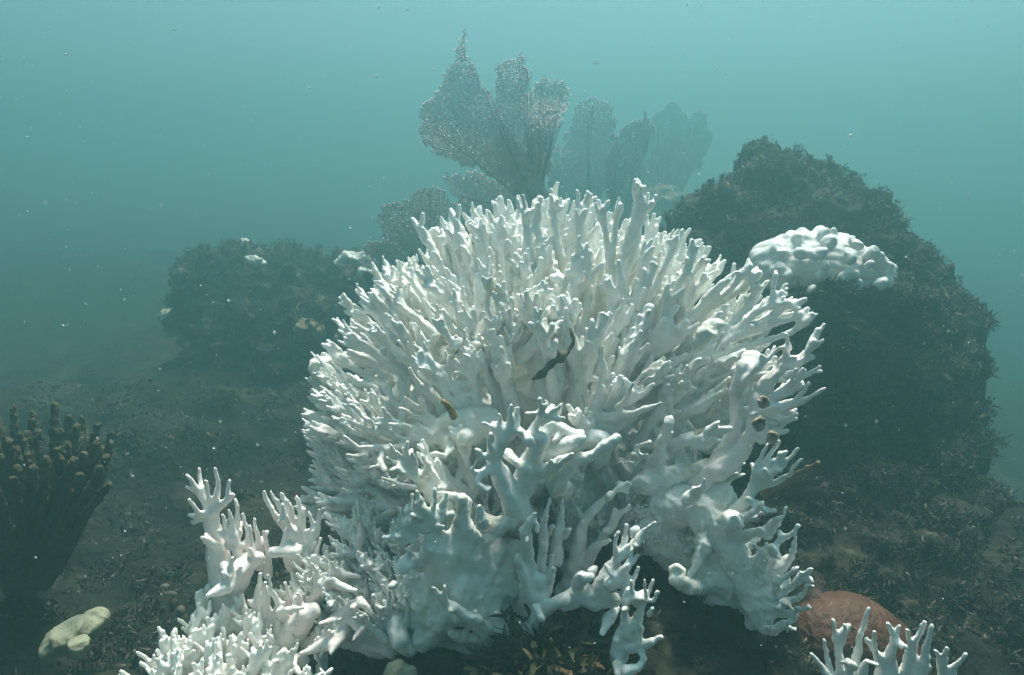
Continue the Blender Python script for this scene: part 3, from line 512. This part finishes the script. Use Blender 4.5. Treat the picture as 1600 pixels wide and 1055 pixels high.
# neighbouring small colonies
tower = empty('fire_coral', P(360, 960, 1.12)); tag(tower, 'upright tower shaped bleached coral with splayed fingers, left of the biggest coral', 'coral')
T = [limb('5', 1.14, 1.1, (520, 800, 84), (490, 690, 80), (455, 520, 66), (425, 380, 52), (410, 260, 42)), limb('5', 1.1, 1.08, (400, 240, 26), (340, 140, 17), (288, 72, 9)), limb('5', 1.1, 1.1, (400, 230, 24), (360, 120, 16), (346, 38, 11)), limb('5', 1.1, 1.06, (410, 230, 22), (395, 160, 15), (380, 98, 9)), limb('5', 1.1, 1.08, (420, 230, 24), (446, 120, 17), (430, 38, 12)),
     limb('5', 1.1, 1.08, (430, 250, 26), (495, 180, 17), (495, 95, 10)), limb('5', 1.1, 1.06, (410, 280, 26), (340, 250, 18), (300, 192, 10)), limb('5', 1.1, 1.08, (360, 170, 14), (285, 130, 9)), limb('5', 1.12, 1.1, (530, 420, 30), (545, 290, 17), (527, 195, 9)), limb('5', 1.1, 1.07, (540, 450, 30), (518, 330, 17), (495, 245, 9)), limb('5', 1.12, 1.1, (590, 480, 28), (590, 350, 16), (562, 260, 9)),
     limb('5', 1.14, 1.12, (650, 520, 28), (640, 380, 15), (624, 288, 8)), limb('5', 1.1, 1.06, (500, 420, 26), (490, 350, 15), (465, 268, 9)), limb('5', 1.1, 1.09, (600, 500, 26), (612, 420, 15), (602, 320, 8)), limb('5', 1.08, 1.05, (430, 420, 30), (400, 400, 20), (362, 380, 13)), limb('5', 1.08, 1.02, (560, 520, 50), (480, 620, 44), (395, 664, 16)), limb('5', 1.12, 1.1, (520, 600, 74), (580, 500, 60), (640, 480, 40)), limb('5', 1.14, 1.12, (690, 560, 30), (690, 450, 16), (668, 350, 8)), limb('5', 1.06, 1.04, (470, 520, 30), (500, 560, 24), (510, 480, 12))]
branch_part(tower, T, 811, h=.0026, m=M_coral_pink)
hand = empty('fire_coral', P(470, 960, 1.16)); tag(hand, 'small bleached coral with bulging trunk between the tower shaped one and the biggest coral', 'coral')
T = [limb('5', 1.18, 1.14, (900, 760, 60), (870, 640, 50), (850, 540, 60), (830, 470, 72), (800, 400, 56)), limb('5', 1.12, 1.1, (820, 440, 44), (720, 450, 36)), limb('5', 1.14, 1.12, (780, 340, 26), (690, 215, 16), (668, 150, 9)), limb('5', 1.14, 1.11, (800, 330, 24), (745, 220, 15), (705, 152, 9)), limb('5', 1.14, 1.12, (820, 330, 24), (790, 240, 15), (752, 160, 9)), limb('5', 1.14, 1.13, (850, 380, 34), (856, 270, 22), (828, 175, 10)), limb('5', 1.14, 1.12, (880, 450, 34), (912, 320, 17), (893, 258, 9)), limb('5', 1.14, 1.12, (890, 470, 30), (935, 340, 16), (940, 245, 9)), limb('5', 1.12, 1.1, (820, 360, 20), (770, 280, 14), (740, 300, 9)), limb('5', 1.14, 1.1, (860, 500, 30), (920, 480, 18), (950, 380, 9)), limb('5', 1.14, 1.12, (790, 420, 50), (800, 350, 40))]
branch_part(hand, T, 831, h=.0026, m=M_coral_pink)
T = [limb('5', 1.12, 1.06, (600, 800, 70), (700, 880, 80), (800, 860, 76), (880, 760, 56)), limb('5', 1.1, 1.06, (640, 740, 40), (640, 640, 20), (648, 560, 9)), limb('5', 1.08, 1.05, (690, 760, 34), (676, 680, 18), (670, 600, 10)), limb('5', 1.08, 1.04, (730, 780, 34), (745, 710, 24), (705, 640, 15), (690, 560, 8)), limb('5', 1.08, 1.05, (770, 760, 34), (790, 680, 20), (770, 600, 11)), limb('5', 1.06, 1.04, (740, 740, 20), (800, 740, 18), (860, 720, 10)),
     limb('5', 1.08, 1.05, (830, 800, 34), (860, 720, 20), (832, 650, 11)), limb('5', 1.08, 1.06, (880, 760, 50), (915, 740, 46)), limb('5', 1.1, 1.06, (860, 860, 44), (880, 900, 40), (960, 890, 34)), limb('5', 1.1, 1.04, (900, 720, 40), (960, 620, 44), (1010, 600, 30), (1120, 640, 14)), limb('5', 1.1, 1.06, (940, 640, 30), (930, 560, 18), (915, 510, 9)), limb('5', 1.1, 1.06, (980, 620, 26), (1020, 570, 15), (1000, 500, 8)), limb('5', 1.1, 1.07, (1010, 620, 30), (1070, 560, 20), (1140, 570, 9)),
     limb('5', 1.08, 1.03, (940, 860, 50), (1060, 760, 44), (1140, 690, 30), (1200, 745, 13)), limb('5', 1.06, 1.02, (1060, 800, 50), (980, 900, 40), (850, 950, 13)), limb('5', 1.06, 1.02, (1080, 820, 44), (1010, 910, 34), (1000, 950, 14)), limb('5', 1.05, 1.02, (1090, 780, 34), (1150, 830, 30), (1110, 885, 12)), limb('5', 1.05, 1.02, (1010, 790, 26), (945, 800, 12)), limb('5', 1.06, 1.0, (860, 980, 40), (820, 960, 24), (800, 1000, 30), (850, 1050, 16)), limb('5', 1.06, 1.0, (640, 1000, 40), (655, 965, 14)), limb('5', 1.16, 1.12, (560, 820, 80), (640, 860, 80)), limb('5', 1.16, 1.12, (950, 720, 60), (1060, 680, 60), (1160, 620, 50))]
branch_part(hand, T, 841, h=.0026, m=M_coral_pink)

def fan_at(root, px, py, d, tx, ty, td, key, scale, roll, seed):
    b, t = P(px, py, d), P(tx, ty, td); return place_branch(root, key, seed, b, unit(t - b), roll, scale)
r = np.random.default_rng(515); extra_fans = []
for q in range(26):
    x, y = r.uniform(470, 700), r.uniform(770, 900); dd = 1.12 - .0005 * (y - 770) + r.uniform(-.02, .02)
    extra_fans.append((x + 40, y + 90, dd + .06, x + r.uniform(-40, 0), y - 20, dd, 'fine', r.uniform(.6, .8), r.uniform(0, 3)))
for q in range(14):
    x, y = r.uniform(690, 1010), r.uniform(670, 770); dd = 1.10 + r.uniform(-.02, .03)
    extra_fans.append((x, y + 100, dd + .08, x + (x - 840) * .25, y, dd, 'fine', r.uniform(.6, .8), r.uniform(0, 3)))
for q in range(12):
    x, y = r.uniform(990, 1170), r.uniform(760, 930); dd = 1.10 + r.uniform(-.02, .03)
    extra_fans.append((x - 40, y + 50, dd + .07, x + 45, y - 20, dd - .02, 'fine', r.uniform(.5, .65), r.uniform(0, 3)))
for j, (px, py, d, tx, ty, td, key, s, ro) in enumerate([
        (620, 960, 1.16, 520, 850, 1.10, 'fine', .95, .2), (600, 920, 1.2, 560, 800, 1.14, 'fine', .85, .4), (560, 980, 1.14, 480, 900, 1.06, 'fine', .8, -.3), (640, 900, 1.16, 590, 790, 1.1, 'fine', .8, 1.2), (580, 1010, 1.1, 500, 960, 1.03, 'fine', .75, .6), (650, 980, 1.12, 590, 880, 1.05, 'fine', .8, .1),
        (700, 830, 1.22, 560, 760, 1.16, 'fine', .9, .5), (680, 780, 1.25, 500, 720, 1.2, 'fine', 1.0, .9), (660, 860, 1.22, 540, 800, 1.18, 'fine', .8, .2), (520, 1000, 1.14, 450, 920, 1.08, 'fine', .8, .8), (470, 1010, 1.12, 420, 930, 1.06, 'fine', .75, .1),
         (500, 1060, 1.08, 470, 1010, 1.0, 'fine', .7, 1.3), (540, 930, 1.22, 470, 840, 1.16, 'fine', .8, 1.0), (660, 900, 1.14, 640, 800, 1.05, 'fine', .75, .1), (450, 1050, 1.1, 440, 960, 1.04, 'fine', .7, .6),
        (600, 860, 1.26, 520, 790, 1.2, 'fine', .8, 1.5), (690, 740, 1.28, 490, 660, 1.24, 'fine', 1.05, 1.4), (650, 720, 1.3, 470, 610, 1.27, 'fine', 1.05, .2), *extra_fans, (1090, 900, 1.16, 1180, 830, 1.1, 'long', .7, .3), (1110, 930, 1.14, 1200, 930, 1.06, 'long', .65, 1.1), (1080, 600, 1.2, 1200, 540, 1.12, 'long', .9, .4), (1100, 560, 1.24, 1220, 480, 1.2, 'long', .9, 1.3), (1040, 650, 1.2, 1130, 560, 1.12, 'long', .8, .2),
        (960, 640, 1.2, 1060, 540, 1.1, 'tall', .75, .8), (930, 700, 1.18, 1000, 590, 1.08, 'long', .7, .2)]):
    fan_at(big, px, py, d, tx, ty, td, key, s, ro, j * 5 + 1)
low = empty('fire_coral', P(300, 1120, 1.06)); tag(low, 'thicket of short bleached coral fingers cut off by the lower left edge of the photo', 'coral')
for j, (px, py, d, tx, ty, td, s, ro) in enumerate([(290, 1130, 1.05, 240, 1000, 1.0, 1.0, .1), (330, 1120, 1.06, 300, 980, 1.02, 1.0, .5), (380, 1110, 1.08, 335, 950, 1.05, .95, -.2), (260, 1150, 1.0, 200, 1050, .95, .9, .7), (350, 1140, 1.0, 330, 1010, .94, .9, 1.2), (420, 1130, 1.02, 400, 1020, .97, .8, .2), (440, 1160, .98, 450, 1050, .93, .75, .4), (310, 1170, .98, 270, 1040, .92, .9, .3), (390, 1090, 1.12, 400, 950, 1.1, .9, .0), (300, 1080, 1.08, 265, 970, 1.05, .9, .9), (370, 1060, 1.1, 345, 945, 1.07, .85, .3), (410, 1080, 1.06, 385, 990, 1.0, .8, 1.1), (240, 1120, 1.04, 225, 1010, 1.0, .8, .4), (280, 1120, 1.0, 270, 1010, .95, .8, 1.4)]):
    fan_at(low, px, py, d, tx, ty, td, 'fine', s * 1.15, ro, j * 3)
corner = empty('fire_coral', P(1390, 1130, 1.0)); tag(corner, 'bleached coral fingers rising from the bottom edge in front of the red dome coral', 'coral')
T = [limb('7', .98, .96, (960, 960, 50), (930, 860, 34), (895, 770, 18), (848, 712, 8)), limb('7', .98, .97, (940, 860, 30), (920, 750, 17), (900, 655, 9)), limb('7', .99, .97, (970, 880, 36), (965, 730, 20), (945, 630, 12), (938, 565, 7)), limb('7', .98, .96, (960, 720, 15), (985, 650, 12), (985, 592, 7)), limb('7', 1.0, .97, (1040, 900, 50), (1035, 740, 24), (1052, 630, 15), (1086, 522, 8)), limb('7', 1.0, .97, (1140, 880, 60), (1150, 760, 32), (1110, 700, 17), (1078, 650, 8)), limb('7', .97, .96, (1115, 700, 13), (1108, 622, 8)),
     limb('7', 1.0, .96, (1160, 860, 50), (1180, 700, 26), (1195, 640, 17), (1162, 585, 8)), limb('7', .98, .96, (1190, 660, 15), (1214, 597, 8)), limb('7', 1.0, .96, (1220, 880, 50), (1250, 740, 26), (1290, 640, 16), (1320, 575, 8)), limb('7', .98, .96, (1265, 690, 15), (1246, 615, 8)), limb('7', .99, .95, (1260, 880, 50), (1305, 760, 26), (1335, 670, 16), (1347, 592, 8)), limb('7', .99, .96, (1400, 900, 44), (1395, 790, 24), (1368, 702, 10)), limb('7', .97, .95, (1395, 770, 18), (1412, 682, 9)), limb('7', .98, .95, (1410, 850, 34), (1440, 770, 18), (1495, 712, 9)), limb('7', .97, .96, (1010, 800, 26), (1000, 740, 13), (970, 745, 9)), limb('7', 1.0, .98, (1080, 900, 70), (1240, 900, 80), (1380, 920, 60), (1000, 930, 60)), limb('7', .97, .95, (1060, 800, 26), (1075, 740, 14), (1120, 755, 9))]
branch_part(corner, T, 871)

# growths on the big colony
def lump(name, limbs, m, label, cat, seed, h=.004, k=.006, amp=.003, size=.03, root_d=None, group=None):
    V, F = sdf_mesh(limbs, h, k); V = wobble(V, amp, size, seed); V = wobble(V, amp * .4, size * .35, seed + 9)
    o = bpy.data.objects.new(name, None)
    base = np.array([V[:, 0].mean(), V[:, 1].mean(), V[:, 2].min()])
    me = mesh_np(name, V - base, F, m); o = bpy.data.objects.new(name, me); o.location = base; link(o)
    return tag(o, label, cat, group)
lump('dead_branch', [limb('p', 1.06, 1.05, (836, 592, 4), (850, 582, 6.5), (862, 568, 5), (876, 560, 6), (890, 548, 4), (896, 530, 2.6), (890, 512, 2)), limb('p', 1.06, 1.05, (876, 560, 6), (868, 548, 4))], M_dead, 'crooked dark dead branch wedged in the hollow of the big coral', 'dead branch', 901, h=.0025, k=.002, amp=.0015, size=.015)
lump('dead_branch', [limb('p', 1.1, 1.03, (1195, 770, 9), (1235, 748, 6), (1280, 724, 3))], M_tan, 'pinkish brown dead branch poking out to the right of the big coral', 'dead branch', 903, h=.0025, k=.002, amp=.0012, size=.02)
lump('dead_tip', [limb('p', 1.03, 1.01, (709, 650, 6), (702, 636, 6), (691, 626, 3))], M_brown, 'yellow brown dead coral stub sticking up on the left side of the big coral', 'dead coral', 905, h=.002, k=.002, amp=.0008, size=.01)
for i, (x, y, d, rr, lab) in enumerate([(1193, 629, 1.0, 8, 'upper grey brown barnacle ring on the right arm of the big coral'), (1186, 662, .99, 9, 'rusty brown barnacle crater on the right arm of the big coral'), (1207, 684, 1.0, 9, 'pale tan barnacle knob lowest on the right arm of the big coral')]):
    a = np.linspace(0, 6.283, 10)
    ring = (np.array([P(x + math.cos(t) * rr * .8, y + math.sin(t) * rr, d + .006) for t in a]), np.full(10, .0028))
    lump('barnacle', [ring, limb('p', d + .014, d + .014, (x, y, rr))], M_barn, lab, 'barnacle', 920 + i, h=.002, k=.0018, amp=.001, size=.012, group='barnacles on the right arm')
lump('crust', [limb('p', 1.32, 1.32, (500, 582, 15), (505, 600, 15)), limb('p', 1.34, 1.34, (512, 622, 14)), limb('p', 1.31, 1.32, (492, 572, 9), (508, 566, 9))], M_palewhite, 'pale cream lumpy crust at the left edge of the big coral', 'crust', 931)
lump('crust', [limb('p', 1.1, 1.1, (1105, 520, 14)), limb('p', 1.1, 1.1, (1120, 505, 8)), limb('p', 1.1, 1.1, (1095, 530, 10))], M_palewhite, 'creamy shell like crust among the upper right branches of the big coral', 'crust', 933)

# ------------------------------------------------------------------ other corals and sponges
r = np.random.default_rng(4)
Dc = P(1286, 414, 1.70); dr = np.array([.152, .112, .078]); L_ = []
for q in np.linspace(-.62, .62, 7): L_.append((np.array([Dc + np.array([q * .165, .012, -.006 - .055 * q * (q > 0)])]), np.array([.080 * (1 - .42 * q * q)])))
for i in range(84):
    z = 1 - 1.55 * (i + .5) / 84; th = i * gold; q = math.sqrt(1 - z * z); n_ = unit(np.array([q * math.cos(th), q * math.sin(th), z]) + r.normal(size=3) * .09)
    L_.append((np.array([Dc + n_ * dr + np.array([0, 0, -.03 * max(n_[0], 0)])]), np.array([r.uniform(.009, .0155)])))
lump('lumpy_coral', L_, M_lumpy, 'bleached white knobbly dome coral sitting on the right hand rock', 'coral', 941, h=.0035, k=.0045, amp=.003, size=.06)
lump('dome_coral', [limb('p', 1.24, 1.24, (1325, 1008, 78)), limb('p', 1.22, 1.22, (1285, 1000, 62)), limb('p', 1.26, 1.26, (1365, 1030, 70))], M_red, 'reddish brown smooth dome coral at the foot of the right hand rock', 'coral', 951, h=.005, k=.012, amp=.0012, size=.012)
lump('encrusting_sponge', [limb('p', 1.14, 1.2, (85, 1008, 18), (105, 995, 22), (125, 985, 22), (150, 968, 16), (160, 965, 13)), limb('p', 1.13, 1.13, (120, 1010, 16), (132, 1008, 12)), limb('p', 1.14, 1.14, (75, 1015, 12)), limb('p', 1.2, 1.2, (150, 985, 8))], M_cream, 'pale yellow lobed sponge lying alone on the dark seabed at lower left', 'sponge', 961, h=.004, k=.004, amp=.003, size=.035)
lump('encrusting_sponge', [limb('p', 1.02, 1.02, (618, 1050, 18)), limb('p', 1.0, 1.0, (635, 1055, 16)), limb('p', 1.02, 1.02, (625, 1075, 24))], M_cream, 'pale yellow sponge at the bottom edge under the front of the big coral', 'sponge', 963, h=.004, amp=.002)
lump('rock_knob', [limb('p', 1.06, 1.06, (1020, 1030, 26)), limb('p', 1.05, 1.05, (1012, 1060, 34)), limb('p', 1.06, 1.06, (1028, 1050, 20))], M_tan, 'tan rock knob at the bottom edge behind the lowest coral fingers', 'rock', 965, h=.004, amp=.003)
lump('encrusting_sponge', [limb('p', 2.95, 3.0, (530, 412, 8), (545, 402, 9), (560, 404, 10), (575, 412, 10), (585, 428, 9), (588, 442, 6)), limb('p', 2.95, 2.95, (570, 425, 9)), limb('p', 2.95, 2.95, (582, 412, 7))], M_palewhite, 'cream white crust on the right shoulder of the left hand rock', 'sponge', 967, h=.006, k=.004, amp=.006, size=.04)
lump('encrusting_sponge', [limb('p', 2.95, 2.95, (390, 406, 6), (400, 409, 7), (412, 410, 4))], M_palewhite, 'small bright white crust on top of the left hand rock', 'sponge', 969, h=.005, k=.004, amp=.004)
lump('encrusting_sponge', [limb('p', 3.4, 3.4, (376, 380, 7), (392, 380, 5))], M_palewhite, 'faint pale crust on the back edge of the left hand rock', 'sponge', 971, h=.006, k=.004, amp=.004)
lump('encrusting_sponge', [limb('p', 3.4, 3.4, (262, 495, 12), (278, 500, 16), (270, 510, 14))], M_cream, 'pale greenish lump on the left flank of the left hand rock', 'sponge', 973, h=.007, k=.006, amp=.008)
lump('encrusting_sponge', [limb('p', 2.85, 2.85, (480, 515, 18), (495, 520, 12))], M_tan, 'dull tan lump on the face of the left hand rock', 'sponge', 975, h=.007, k=.006, amp=.008)
lump('boulder', [limb('p', 5.0, 5.0, (1035, 330, 40)), limb('p', 5.0, 5.0, (1060, 345, 40)), limb('p', 5.0, 5.0, (1010, 350, 44))], M_tan, 'hazy pale boulder between the sea fans and the right hand rock', 'rock', 977, h=.012, k=.01, amp=.012, size=.1)
# leafy algae tufts
def tuft(px, py, d, sx, n, label, seed, ln=.03, wd=.009, m=M_algae_dark):
    r = np.random.default_rng(seed); c = P(px, py, d)
    B = c + np.clip(r.normal(size=(n, 3)), -1.7, 1.7) * sx * np.array([1, .8, .45]); N = unit((B - c) / sx + np.array([0, -.4, .8]))
    V, F = strands(B, N, r, ln, wd, .6, 0)
    o = tag(empty('algae_tuft', c), label, 'algae'); tag(obj_np('leaf_mass', V, F, m, o), kind='stuff'); return o
tuft(870, 1020, 1.01, .042, 700, 'dark leafy algae bush under the front of the big coral', 981, .022, .007)
tuft(930, 1050, 1.0, .03, 380, 'smaller dark leafy algae bush by the tan rock knob', 982, .022, .007)
tuft(800, 1045, 1.02, .03, 320, 'dark leafy algae bush beside the yellow sponge at the bottom edge', 983, .022, .007)
tuft(1308, 452, 1.585, .017, 800, 'dark algae tuft overlapping the foot of the knobbly white coral', 984, .014, .0035, M_algae)

# ------------------------------------------------------------------ sea fans
def inside(poly, x, y):
    c = np.zeros(len(x), bool); n = len(poly)
    for i in range(n):
        x1, y1 = poly[i]; x2, y2 = poly[(i + 1) % n]
        cond = ((y1 > y) != (y2 > y))
        xi = (x2 - x1) * (y - y1) / ((y2 - y1) if y2 != y1 else 1e-9) + x1
        c ^= cond & (x < xi)
    return c
def tubes(A, Bp, ra, rb, sides=3):
    n = len(A); d = unit(Bp - A); ref = np.tile([.0, 1., .02], (n, 1)); s = unit(np.cross(d, ref)); t = np.cross(d, s)
    rows = []
    for P_, rr in ((A, ra), (Bp, rb)):
        for q in range(sides):
            a = 6.28318 * q / sides; rows.append(P_ + (s * math.cos(a) + t * math.sin(a)) * np.reshape(rr, (-1, 1)))
    V = np.stack(rows, 1).reshape(-1, 3)
    f = np.array([[q, (q + 1) % sides, sides + (q + 1) % sides, sides + q] for q in range(sides)])
    F = (f[None] + (np.arange(n) * 2 * sides)[:, None, None]).reshape(-1, 4)
    return V, F
def sea_fan(base, lobes, d, label, seed, mats, s=2.1, tilt=0.0, wav=.03, cat='sea fan', rad=.92):
    bx, by = base; root = empty('sea_fan', P(bx, by, d)); tag(root, label, cat, 'sea fans on the reef behind the big coral')
    def depth(x, y):
        q = np.stack([x / 60., y / 60., np.zeros_like(x)], 1)
        return d + wav * wave(q, 3.0, seed) + tilt * (x - bx) / 100. - .0004 * (by - y)
    for li, poly in enumerate(lobes):
        poly = np.array(poly, float); r = np.random.default_rng(seed + li)
        # lattice that follows the growth direction: polar about a point below the base
        ox, oy = bx, by + 90
        ang = np.arctan2(poly[:, 0] - ox, oy - poly[:, 1]); rad_ = np.hypot(poly[:, 0] - ox, poly[:, 1] - oy)
        rm = .5 * (rad_.min() + rad_.max()); da = s / rm; nr = int((rad_.max() - rad_.min()) / (s * 2.2)) + 3; na = int((ang.max() - ang.min()) / da) + 3
        A_, R_ = np.meshgrid(ang.min() + np.arange(na) * da, rad_.min() + np.arange(nr) * s * 2.2, indexing='ij')
        A_ = A_ + r.normal(size=A_.shape) * da * .14; R_ = R_ + r.normal(size=A_.shape) * s * .3 + (np.arange(na) % 2)[:, None] * s * 1.1
        x = (ox + np.sin(A_) * R_).ravel(); y = (oy - np.cos(A_) * R_).ravel()
        xx = x + 3.5 * wave(np.stack([x, y, x * 0], 1), 40, seed + 3) + .6 * r.normal(size=x.shape); yy = y + 3.5 * wave(np.stack([x, y, x * 0], 1), 36, seed + 4)
        xx = xx + 2.6 * wave(np.stack([x, y, x * 0], 1), 11, seed + 13); yy = yy + 2.6 * wave(np.stack([x, y, x * 0], 1), 10, seed + 14)
        ins = inside(poly, xx, yy).reshape(A_.shape)
        dd = depth(x, y) + li * .012 + .0015 * r.normal(size=x.shape)
        W = CAM + dd[:, None] * (FWD + ((x - 800) / FPX)[:, None] * RT + ((527.5 - y) / FPX)[:, None] * UP); W = W.reshape(*A_.shape, 3)
        e1 = ins[:, :-1] & ins[:, 1:]; e2 = ins[:-1, :] & ins[1:, :]
        a = np.concatenate([W[:, :-1][e1], W[:-1][e2]]); b = np.concatenate([W[:, 1:][e1], W[1:][e2]])
        keep = r.random(len(a)) > .04; a, b = a[keep], b[keep]
        rr = rad * d / FPX * r.uniform(.75, 1.25, len(a))
        V, F = tubes(a, b, rr, rr)
        obj_np('blade', V, F, mats[li % len(mats)], root)
        # veins
        cx, cy_ = poly.mean(0); vl = []
        for k_ in range(5):
            tx, ty = poly[r.integers(len(poly))] * .8 + np.array([cx, cy_]) * .2
            t = np.linspace(0, 1, 9); vx = bx + (tx - bx) * t + 5 * np.sin(t * 5 + k_) * t; vy = by + (ty - by) * t ** .9
            dv = depth(vx, vy) + li * .012 - .003
            pts = np.array([P(X, Y, D_) for X, Y, D_ in zip(vx, vy, dv)]); vl.append((pts, (1.7 * (1 - t) + .5) * d / FPX))
        VA = np.concatenate([p[:-1] for p, _ in vl]); VB = np.concatenate([p[1:] for p, _ in vl]); ra = np.concatenate([q[:-1] for _, q in vl]); rb = np.concatenate([q[1:] for _, q in vl])
        V, F = tubes(VA, VB, ra, rb, 5); obj_np('vein', V, F, M_vein, root)
    V, F = sdf_mesh([limb('p', d, d, (bx, by + 40, 7), (bx, by, 5))], .006, .004); obj_np('holdfast', V, F, M_vein, root)
    return root
sea_fan((840, 335), [
    [(652, 185), (662, 160), (690, 122), (705, 98), (716, 60), (724, 38), (727, 44), (724, 75), (735, 100), (755, 128), (770, 150), (784, 185), (806, 215), (832, 250), (866, 320), (815, 318), (770, 272), (720, 262), (675, 238), (656, 210)],
    [(770, 108), (785, 90), (812, 82), (826, 92), (826, 128), (815, 165), (806, 205), (812, 260), (840, 320), (800, 280), (772, 225), (774, 170), (772, 132)],
    [(820, 142), (850, 124), (882, 127), (894, 148), (880, 190), (866, 222), (852, 285), (848, 325), (805, 300), (792, 250), (798, 200), (810, 160)],
    [(848, 152), (872, 155), (866, 195), (850, 245), (836, 290), (822, 270), (824, 205)],
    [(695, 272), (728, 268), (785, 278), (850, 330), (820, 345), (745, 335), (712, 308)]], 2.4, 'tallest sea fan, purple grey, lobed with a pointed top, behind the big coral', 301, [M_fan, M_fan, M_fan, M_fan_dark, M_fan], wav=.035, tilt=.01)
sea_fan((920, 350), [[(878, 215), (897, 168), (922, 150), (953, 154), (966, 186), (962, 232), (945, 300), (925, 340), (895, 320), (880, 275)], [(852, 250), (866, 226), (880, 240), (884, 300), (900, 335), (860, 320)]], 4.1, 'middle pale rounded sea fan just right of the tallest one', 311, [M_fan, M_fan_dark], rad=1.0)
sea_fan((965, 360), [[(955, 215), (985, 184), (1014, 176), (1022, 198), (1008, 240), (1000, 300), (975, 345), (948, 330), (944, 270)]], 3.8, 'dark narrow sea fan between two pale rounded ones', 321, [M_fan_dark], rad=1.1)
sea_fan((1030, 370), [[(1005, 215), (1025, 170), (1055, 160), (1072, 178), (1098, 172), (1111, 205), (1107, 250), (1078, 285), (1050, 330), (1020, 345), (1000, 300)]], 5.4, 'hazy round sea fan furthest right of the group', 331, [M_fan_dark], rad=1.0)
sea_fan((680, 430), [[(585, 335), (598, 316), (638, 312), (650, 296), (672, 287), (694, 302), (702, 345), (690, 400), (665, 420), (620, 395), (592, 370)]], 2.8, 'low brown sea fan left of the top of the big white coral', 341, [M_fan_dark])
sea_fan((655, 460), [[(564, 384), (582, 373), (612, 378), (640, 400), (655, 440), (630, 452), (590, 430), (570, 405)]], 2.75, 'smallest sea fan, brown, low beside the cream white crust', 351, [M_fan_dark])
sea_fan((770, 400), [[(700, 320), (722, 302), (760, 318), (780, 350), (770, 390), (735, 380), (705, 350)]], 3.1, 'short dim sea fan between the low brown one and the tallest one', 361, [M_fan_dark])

# ------------------------------------------------------------------ sea rod at the left
rod = empty('sea_rod', P(40, 960, 1.35)); tag(rod, 'olive brown bushy sea rod with thick finger branches at the left edge', 'soft coral')
r = np.random.default_rng(12)
for i in range(52):
    row = i % 4; f = (i // 4) / 12.0                                     # four staggered rows, left to right
    tx = -70 + 240 * f + r.normal() * 7; ty = 645 + 26 * row + 55 * abs(f - .68) ** 1.2 + r.normal() * 9 + (25 if f > .95 else 0)
    if i == 7: ty += 30
    t = np.linspace(0, 1, 9); bx = 40 + 55 * (f - .5) + r.normal() * 6; by = 905 - 16 * row + r.normal() * 12; d0 = 1.37 - .03 * row; d1 = d0 - .035 * row + r.uniform(-.05, .05)
    curl = r.uniform(6, 20) * (1.0 if f < .85 else .2)
    x = bx + (tx + curl - bx) * t ** .8 - curl * t ** 4 + r.uniform(3, 8) * np.sin(t * r.uniform(5, 8) + i) * t; y = by + (ty - by) * t ** 1.12
    pts = np.array([P(X, Y, D_) for X, Y, D_ in zip(x, y, d0 + (d1 - d0) * t)]); rr = r.uniform(6.2, 7.8) * (1.1 - .2 * t) * d0 / FPX; rr[-1] *= .8
    V, F = sdf_mesh([(pts, rr)], .003, .001); V = wobble(V, .0014, .012, 40 + i); obj_np('branch', V, F, M_rod, rod)
V, F = sdf_mesh([limb('p', 1.35, 1.35, (40, 960, 14), (45, 900, 12), (48, 870, 9))], .005, .003); obj_np('stem', V, F, M_rod, rod)

# ------------------------------------------------------------------ drifting specks
r = np.random.default_rng(99); n = 1300
d = r.uniform(.35, 2.6, n); X = (r.random(n) * 2 - 1) * .75 * d; Z = 1.0 - .21 * d + (r.random(n) * 2 - 1) * .5 * d
keep = Z > .35; X, d, Z = X[keep], d[keep], Z[keep]; n = len(d)
c = np.stack([X, d, Z], 1); rad = r.uniform(.0004, .0012, n) * np.sqrt(d) * (1 + 1.5 * r.random(n) ** 12)
octv = np.array([[1, 0, 0], [-1, 0, 0], [0, 1, 0], [0, -1, 0], [0, 0, 1], [0, 0, -1]], float)
octf = np.array([[0, 2, 4], [2, 1, 4], [1, 3, 4], [3, 0, 4], [2, 0, 5], [1, 2, 5], [3, 1, 5], [0, 3, 5]])
V = (c[:, None] + octv[None] * rad[:, None, None] * r.uniform(.6, 1.4, (n, 6, 1))).reshape(-1, 3); F = (octf[None] + (np.arange(n) * 6)[:, None, None]).reshape(-1, 3)
o = obj_np('marine_snow', V, F, M_snow); tag(o, 'tiny pale specks drifting in the water', 'specks', kind='stuff')

# ------------------------------------------------------------------ the turbid water
zl, X0, Y0, Y1 = float(GV[:, 2].min()) - 1.0, 14.0, -12.5, 15.5
vb = np.array([[sx, sy, sz] for sx in (-X0, X0) for sy in (Y0, Y1) for sz in (zl, HAZE_TOP)], float)
fb = np.array([[0, 1, 3, 2], [4, 6, 7, 5], [0, 4, 5, 1], [2, 3, 7, 6], [0, 2, 6, 4], [1, 5, 7, 3]])
mh = bpy.data.materials.new('turbid_water'); mh.use_nodes = True; t = mh.node_tree; t.nodes.clear()
pv = t.nodes.new('ShaderNodeVolumePrincipled'); pv.inputs['Density'].default_value = HAZE_DENSITY; pv.inputs['Color'].default_value = (*HAZE_COLOR, 1); pv.inputs['Anisotropy'].default_value = 0.70
mo = t.nodes.new('ShaderNodeOutputMaterial'); t.links.new(pv.outputs[0], mo.inputs['Volume'])
haze = obj_np('haze', vb, fb, mh, smooth=False); tag(haze, 'hazy blue green sea water around the whole reef', 'water', kind='stuff')
